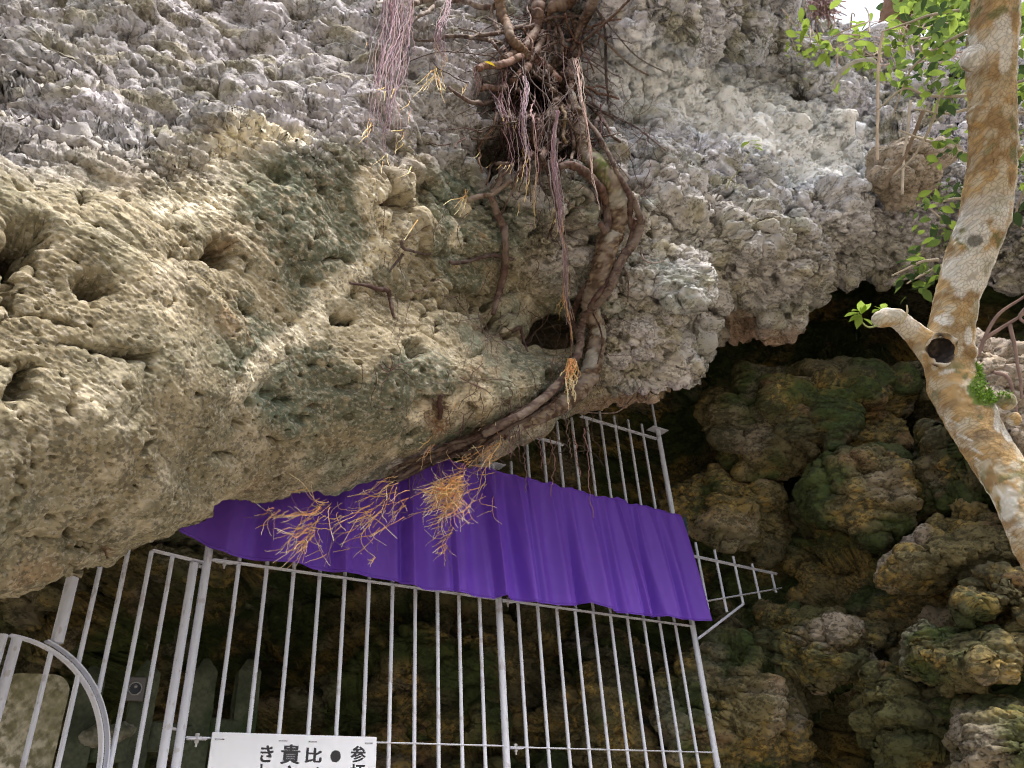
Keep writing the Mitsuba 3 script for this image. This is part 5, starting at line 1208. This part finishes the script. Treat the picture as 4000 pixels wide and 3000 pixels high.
c = mixc(c, (0.52, 0.46, 0.34), ss(0.46, 0.60, FB(tv * 30, 4, 727)) * (0.35 + 0.65 * ss(0.35, 0.6, FB(tv * 6, 3, 749))))
c = mixc(c, (0.16, 0.165, 0.075), ss(0.52, 0.62, FB(tv * 24, 4, 728)) * ss(0.40, 0.6, FB(tv * 6, 3, 750)) * 0.85)
lich = ss(0.50, 0.58, FB(tv * 8 + 0.6 * (FB(tv * 25, 2, 729)[:, None] - 0.5), 3, 730))
def blob(u, v, a, b):
    return 1 - ss(0.75, 1.1, np.hypot((tu_ - u) / a, (tvv - v) / b) + 1.5 * (FB(tv * 20, 4, 731) - 0.5))
side = ss(0.25, 0.55, tn @ np.array([0.95, 0.25, 0.1]) + 0.8 * (FB(tv * 9, 3, 732) - 0.5))  # pale sky-lit rim painted on the bark that faces right
white = np.maximum.reduce([0.85 * lich * ss(0.36, 0.48, FB(tv * 2.5, 2, 733)), side * 0.85, blob(2100, 128, 34, 30), blob(2108, 505, 34, 30), blob(2110, 580, 20, 60), blob(2075, 610, 26, 40), blob(2078, 585, 40, 40), blob(2170, 95, 18, 60), blob(2040, 690, 20, 14), blob(2092, 722, 10, 24), blob(1918, 680, 26, 18) * 0.8, blob(2154, 905, 8, 26), blob(2180, 925, 12, 28), blob(2180, 1095, 22, 36) * 0.9])
for (u, v, L_, w_, an) in ((2060, 912, 24, 4.0, 25), (2086, 946, 20, 3.2, 25), (2112, 975, 20, 3.4, 28), (2110, 992, 9, 2.6, 25), (2046, 803, 18, 5, -15), (2175, 1085, 36, 5, 55)):
    ca, sa = math.cos(math.radians(an)), math.sin(math.radians(an))
    x_, y_ = (tu_ - u) * ca + (tvv - v) * sa, -(tu_ - u) * sa + (tvv - v) * ca
    white = np.maximum(white, 1 - ss(0.7, 1.1, np.hypot(x_ / L_, y_ / w_) + 1.2 * (FB(tv * 25, 3, 734) - 0.5)))
c = mixc(c, (0.68, 0.67, 0.62), white * (0.70 + 0.3 * plates))
c = mixc(c, (0.07, 0.07, 0.06), blob(2105, 520, 16, 12) * 0.8)
c = mixc(c, (0.17, 0.12, 0.07), blob(2128, 940, 22, 14) * 0.7)
c = mixc(c, (0.10, 0.17, 0.025), np.maximum(blob(2112, 838, 18, 46), blob(2140, 855, 16, 20)) * 0.9)
inhole = ss(-0.004, 0.010, 0.050 + 0.012 * (FB(tv * 30, 2, 747) - 0.5) - np.linalg.norm(np.cross(tv - kc, kd), axis=1)) * (np.abs((tv - kc) @ kd) < 0.13)
c = mixc(c, mixc((0.030, 0.025, 0.024), (0.11, 0.08, 0.06), ss(0.5, 0.7, FB(tv * 50, 3, 748))), inhole)
put('trunk', (tv2, tf), 'trunk_bark', tree, True, np.clip(c, 0.01, 0.9))
# the raised lip of callus round the knothole
kr, ku = np.cross(kd, UP), None
kr /= np.linalg.norm(kr); ku = np.cross(kr, kd)
ring = np.array([kc + kr * 0.047 * math.cos(a) * (1 + 0.10 * math.sin(3 * a) + 0.05 * math.sin(5 * a + 1)) + ku * 0.052 * math.sin(a) + kd * (0.012 + 0.01 * math.cos(2 * a + 1)) for a in np.linspace(0, 2 * math.pi, 60)])
rv, rf = sweep(ring, 0.0065 + 0.003 * np.sin(np.linspace(0, 12.56, 60)) + 0.0015 * np.sin(np.linspace(0, 56.5, 60)), 10, False)
rv = rv + 0.016 * (np.stack([FB(rv * 30, 2, 740 + i_) for i_ in range(3)], -1) - 0.5)
put('knothole_rim', (rv, rf), 'bark', tree, True, mixc(mixc((0.36, 0.25, 0.13), (0.52, 0.48, 0.40), ss(0.48, 0.64, FB(rv * 22, 3, 745))), (0.05, 0.04, 0.03), ss(0.5, 0.6, FB(rv * 20, 2, 746))), 'raised callus ring round the dark knothole')
# moss tufts on the trunk
ms, cc = [], []
cand = np.flatnonzero(np.maximum(blob(2114, 830, 15, 40), np.maximum(blob(2136, 855, 18, 18), blob(2172, 858, 18, 9))) > 0.5)
for k_ in r_.choice(cand, min(900, len(cand) * 3)):
    p = tv2[k_] + r_.normal(0, 0.004, 3); L_ = r_.uniform(0.006, 0.018)
    d = tn[k_] + r_.normal(0, 0.5, 3) + [0, 0, 0.2]; d /= np.linalg.norm(d)
    sdn = np.cross(d, r_.normal(size=3)); sdn /= np.linalg.norm(sdn)
    ms.append((np.array([p - sdn * 0.003, p + sdn * 0.003, p + d * L_]), np.array([[0, 1, 2]])))
    cc.append(np.tile(np.array([0.16, 0.30, 0.03]) * r_.uniform(0.5, 1.3), (3, 1)))
mv, mf = join(ms)
put('moss', (mv, mf), 'strand', tree, False, np.clip(np.vstack(cc), 0, 0.9), 'bright green moss tuft below the fork', 'stuff')
twig(tree, [at(1947, 692, 3.0), at(1962, 668, 3.0), at(1964, 650, 3.0)], 0.004, 0.003, (0.5, 0.45, 0.3), 'shoot', 3)
# the fresh sprig at the end of the stub
sprig = [at(1898, 700, 2.99), at(1880, 702, 2.98), at(1867, 690, 2.97), at(1858, 672, 2.96)]
twig(tree, sprig, 0.0035, 0.002, (0.32, 0.36, 0.16), 'shoot', 4)
for (u0, v0, u1, v1, L_) in ((1862, 680, 1835, 690, 0.042), (1860, 678, 1862, 655, 0.05), (1860, 676, 1877, 655, 0.045), (1858, 680, 1850, 712, 0.04), (1856, 676, 1832, 678, 0.045), (1858, 672, 1845, 668, 0.035), (1866, 688, 1885, 698, 0.035), (1902, 668, 1892, 660, 0.03), (1905, 667, 1912, 655, 0.035), (1900, 669, 1885, 672, 0.03), (1914, 665, 1922, 662, 0.025)):
    a, b = at(u0, v0, 2.96), at(u1, v1, 2.93)
    leaf_at(a, b - a, np.array([0.2, -0.7, 0.6]), L_ * 1.35, 'leaf_fresh', tree)

# ---------------------------------------------------------------- shrubs, creepers and trees at the upper right
shrub = thing('shrub', 'glossy leaved shrub between the cliff and the upper trunk of the forked tree', 'shrub')
foliage(shrub, [(2060, 40, 5.2, 55, 40, 0.6, 110), (2020, 90, 5.3, 55, 36, 0.6, 90), (1990, 15, 5.6, 34, 22, 0.5, 36), (2040, 160, 5.2, 55, 30, 0.6, 80), (2000, 200, 5.2, 40, 20, 0.5, 26), (2060, 225, 5.1, 36, 26, 0.5, 30), (1950, 150, 5.4, 36, 28, 0.5, 40), (2055, 300, 5.0, 26, 16, 0.3, 24),
                (2050, 420, 4.9, 30, 22, 0.3, 18), (2000, 440, 5.0, 24, 18, 0.3, 14), (2020, 490, 4.9, 26, 14, 0.3, 16), (1985, 600, 4.8, 26, 12, 0.2, 18), (2000, 570, 4.8, 16, 10, 0.2, 8)], 801, 0.064, ['leaf_mid', 'leaf_dark', 'leaf_mid', 'leaf_fresh'], 260)
for i, q in enumerate(([(2090, 330), (2000, 300), (1940, 280)], [(2095, 205), (2010, 205), (1950, 190), (1890, 240)], [(2100, 60), (2010, 110), (1960, 160), (1930, 250)], [(2110, 20), (1990, 40), (1900, 70)], [(2120, 230), (2040, 245), (1975, 235)], [(2110, 440), (2050, 430), (1990, 450)], [(2060, 560), (2010, 590), (1960, 615)], [(2030, 560), (1990, 565), (1925, 597)], [(2040, 190), (1985, 320), (1930, 380)], [(2085, 520), (2045, 480), (2000, 445)])):
    twig(shrub, [at(u, v, 5.15) for u, v in q], 0.010, 0.004, (0.42, 0.36, 0.28), seed=10 + i)
shrub2 = thing('shrub', 'green shrub behind the forked trunk, showing along its right side', 'shrub')
foliage(shrub2, [(2200, 60, 5.6, 20, 60, 0.6, 60), (2205, 190, 5.6, 22, 60, 0.6, 60), (2215, 330, 5.4, 20, 50, 0.5, 40), (2225, 420, 5.2, 24, 40, 0.4, 26)], 802, 0.075, ['leaf_mid', 'leaf_fresh', 'leaf_dark'], 70)
for i, q in enumerate(([(2260, 160), (2190, 180), (2160, 190)], [(2260, 250), (2200, 245), (2170, 250)], [(2250, 350), (2205, 420), (2192, 470), (2212, 500)])):
    twig(shrub2, [at(u, v, 5.4) for u, v in q], 0.010, 0.005, (0.36, 0.30, 0.25), seed=30 + i)
creeper = thing('creeper', 'thin creeper with small light green leaves trailing over the upper right rock', 'creeper')
cr = np.random.default_rng(803)
for i, q in enumerate(([(1690, 20), (1720, 60), (1745, 110), (1752, 140)], [(1700, 40), (1710, 85), (1722, 118), (1735, 128)], [(1752, 60), (1748, 100), (1742, 130), (1750, 152)], [(1740, 40), (1765, 90), (1772, 120)])):
    p = on_face(q, 0.22, 24)
    twig(creeper, p[::4], 0.005, 0.003, (0.55, 0.46, 0.40), 'stem', 40 + i)
    for k_ in range(10):
        a = p[cr.integers(4, 24)] + cr.normal(0, 0.05, 3)
        d, n_ = leaf_dir(cr)
        leaf_at(a, d, n_ + [0, -0.8, 0], 0.068 * cr.uniform(0.7, 1.2), 'leaf_fresh', creeper)
ledge = thing('ledge_bush', 'tangle of bare twigs and light leaves on the cliff top under the sky gap', 'shrub')
foliage(ledge, [(1830, 96, 8.4, 45, 14, 0.6, 50), (1905, 105, 8.2, 45, 14, 0.5, 46), (1745, 30, 8.6, 14, 20, 0.4, 14), (1935, 60, 8.2, 24, 14, 0.4, 24)], 804, 0.11, ['leaf_fresh', 'leaf_mid', 'leaf_fresh'], 120)
tw = np.random.default_rng(805)
for i in range(46):
    u0, v0 = tw.uniform(1775, 2030), tw.uniform(60, 150)
    a = tw.uniform(-2.6, 0.5); L_ = tw.uniform(40, 110)
    q = [(u0, v0), (u0 + L_ * 0.5 * math.cos(a), v0 + L_ * 0.4 * math.sin(a) - 6), (u0 + L_ * math.cos(a), v0 + L_ * 0.6 * math.sin(a) + tw.uniform(-10, 25))]
    twig(ledge, [at(u, v, 8.3 + tw.uniform(-0.3, 0.5)) for u, v in q], 0.008, 0.003, (0.50, 0.38, 0.36) if i % 2 else (0.40, 0.34, 0.28), 'twig', 50 + i)
twig(ledge, [at(1800, 190, 8.1), at(1818, 155, 8.0), at(1860, 132, 8.0), at(1895, 140, 8.0), at(1910, 185, 8.0)], 0.022, 0.014, (0.5, 0.48, 0.44), 'branch', 99)
dry = []
for i in range(120):                        # dead roots hung over the edge beside the sky gap
    p = at(tw.normal(1766, 12), tw.uniform(-20, 20), 8.7)
    pts = [p]; h = np.array([tw.normal(0.1, 0.3), -0.2, -1.0])
    for j in range(12):
        h = h + tw.normal(0, 0.18, 3); h[2] -= 0.06; h /= np.linalg.norm(h); pts.append(pts[-1] + h * tw.uniform(0.01, 0.035))
    dry.append(sweep(np.array(pts), 0.005, 4, False))
dv_, df_ = join(dry)
put('dry_root', (dv_, df_), 'strand', ledge, True, np.clip(np.array([0.46, 0.33, 0.33]) * (0.6 + 0.8 * N(dv_ * 30, 9))[:, None], 0, 0.9), kind='stuff')
back_tree = thing('palm_trunk_tree', 'dark brown shaggy trunk with leaves beyond the cliff top, right of the sky gap', 'tree')
p = spline([at(1932, 110, 12.5), at(1942, 40, 12.8), at(1957, -60, 13.2), at(1967, -200, 14)], 40)
v_, f_ = sweep(p, np.linspace(0.24, 0.20, 40), 24)
v_ = v_ + trimesh.Trimesh(v_, f_, process=False).vertex_normals * ((FB(v_ * [8, 8, 20], 3, 60) - 0.5) * 0.14)[:, None]
put('trunk', (v_, f_), 'bark', back_tree, True, np.clip(np.array([0.20, 0.12, 0.08]) * (0.5 + FB(v_ * 12, 3, 61))[:, None], 0, 0.9))
foliage(back_tree, [(2010, -20, 12.8, 50, 40, 1.0, 160), (1975, 15, 12.6, 24, 30, 0.8, 40), (2060, 10, 12, 60, 60, 1.0, 160), (2130, 60, 11.5, 80, 60, 1.0, 160)], 806, 0.20, ['leaf_fresh', 'leaf_mid', 'leaf_fresh', 'leaf_dark'], 60)
for i, (q, tone, lab) in enumerate((([(1905, 70), (1898, 120), (1896, 200), (1895, 300), (1897, 345)], (0.62, 0.52, 0.42), 'longest pale hanging root in front of the grey rock wall, left of the trunk'), ([(1968, 215), (1962, 270), (1952, 340), (1948, 420)], (0.60, 0.55, 0.46), 'pale double vine hanging down past the tan knob of rock'),
                                    ([(1995, 235), (1975, 290), (1950, 345), (1925, 375), (1915, 400)], (0.24, 0.18, 0.13), 'dark brown vine slanting across the tan knob of rock'))):
    k_ = thing('vine', lab, 'vine')
    p = wiggle(spline([at(u, v, 7.0) for u, v in q], 50), 0.012, 4, 750 + i)
    v_, f_ = sweep(p, 0.011 if i < 2 else 0.014, 7)
    used.discard(k_); put(k_, (v_, f_), 'bark', smooth=True, color=np.clip(np.array(tone) * (0.7 + 0.6 * FB(v_ * 20, 2, 755))[:, None], 0, 0.9))
sd_ = thing('seedling', 'small seedling with three bright green narrow leaves on the grey right hand rock', 'plant')
q = [(1571, 412), (1580, 385), (1605, 360), (1630, 318)]
p = on_face([(1571, 408), (1580, 385), (1600, 362), (1628, 316)], [0.02, 0.16, 0.3], 20)
twig(sd_, p[::3], 0.005, 0.003, (0.36, 0.36, 0.2), 'stem', 120)
for (u0, v0, u1, v1) in ((1627, 318, 1648, 322), (1624, 312, 1642, 312), (1622, 305, 1640, 302), (1618, 306, 1606, 312)):
    a, b = at(u0, v0, 6.6), at(u1, v1, 6.55)
    leaf_at(a, b - a, np.array([0.1, -0.8, 0.6]), 0.10, 'leaf_fresh', sd_)
for i, q in enumerate(([(2120, 735), (2160, 710), (2200, 688), (2240, 660)], [(2180, 700), (2190, 740), (2200, 800), (2205, 860)], [(2110, 770), (2150, 690), (2212, 640)], [(2145, 805), (2175, 815), (2190, 850), (2195, 900)], [(2240, 640), (2200, 680), (2215, 700)])):
    k_ = thing('bare_branch', ['bare branch reaching up behind the trunk at the right edge', 'bare stem hanging down the pale pink rock at the right edge', 'thin bare branch crossing the dark gap right of the trunk', 'curved dark root lying over the pale pink rock', 'short forked bare branch at the right edge above the pink rock'][i], 'branch')
    p = wiggle(spline([at(u, v, 5.9) for u, v in q], 40), 0.02, 4, 770 + i)
    v_, f_ = sweep(p, np.linspace(0.014, 0.008, 40), 7)
    used.discard(k_); put(k_, (v_, f_), 'bark', smooth=True, color=np.clip(np.array((0.27, 0.19, 0.17)) * (0.7 + 0.6 * FB(v_ * 20, 2, 775))[:, None], 0, 0.9))
yl = thing('fallen_leaf', 'yellow dead leaf caught on a root in the upper part of the fig tangle', 'leaf')
used.discard(yl); a = at(1046, 133, face_r(1046, 133) - 0.22)
x, y, z = frame(np.array([1.0, 0.1, -0.4]), np.array([0.1, -0.9, 0.4]))
put(yl, (a + 0.085 * (LEAF[0][:, :1] * x + LEAF[0][:, 1:2] * 1.3 * y + LEAF[0][:, 2:] * z), LEAF[1]), 'leaf_yellow', smooth=True)
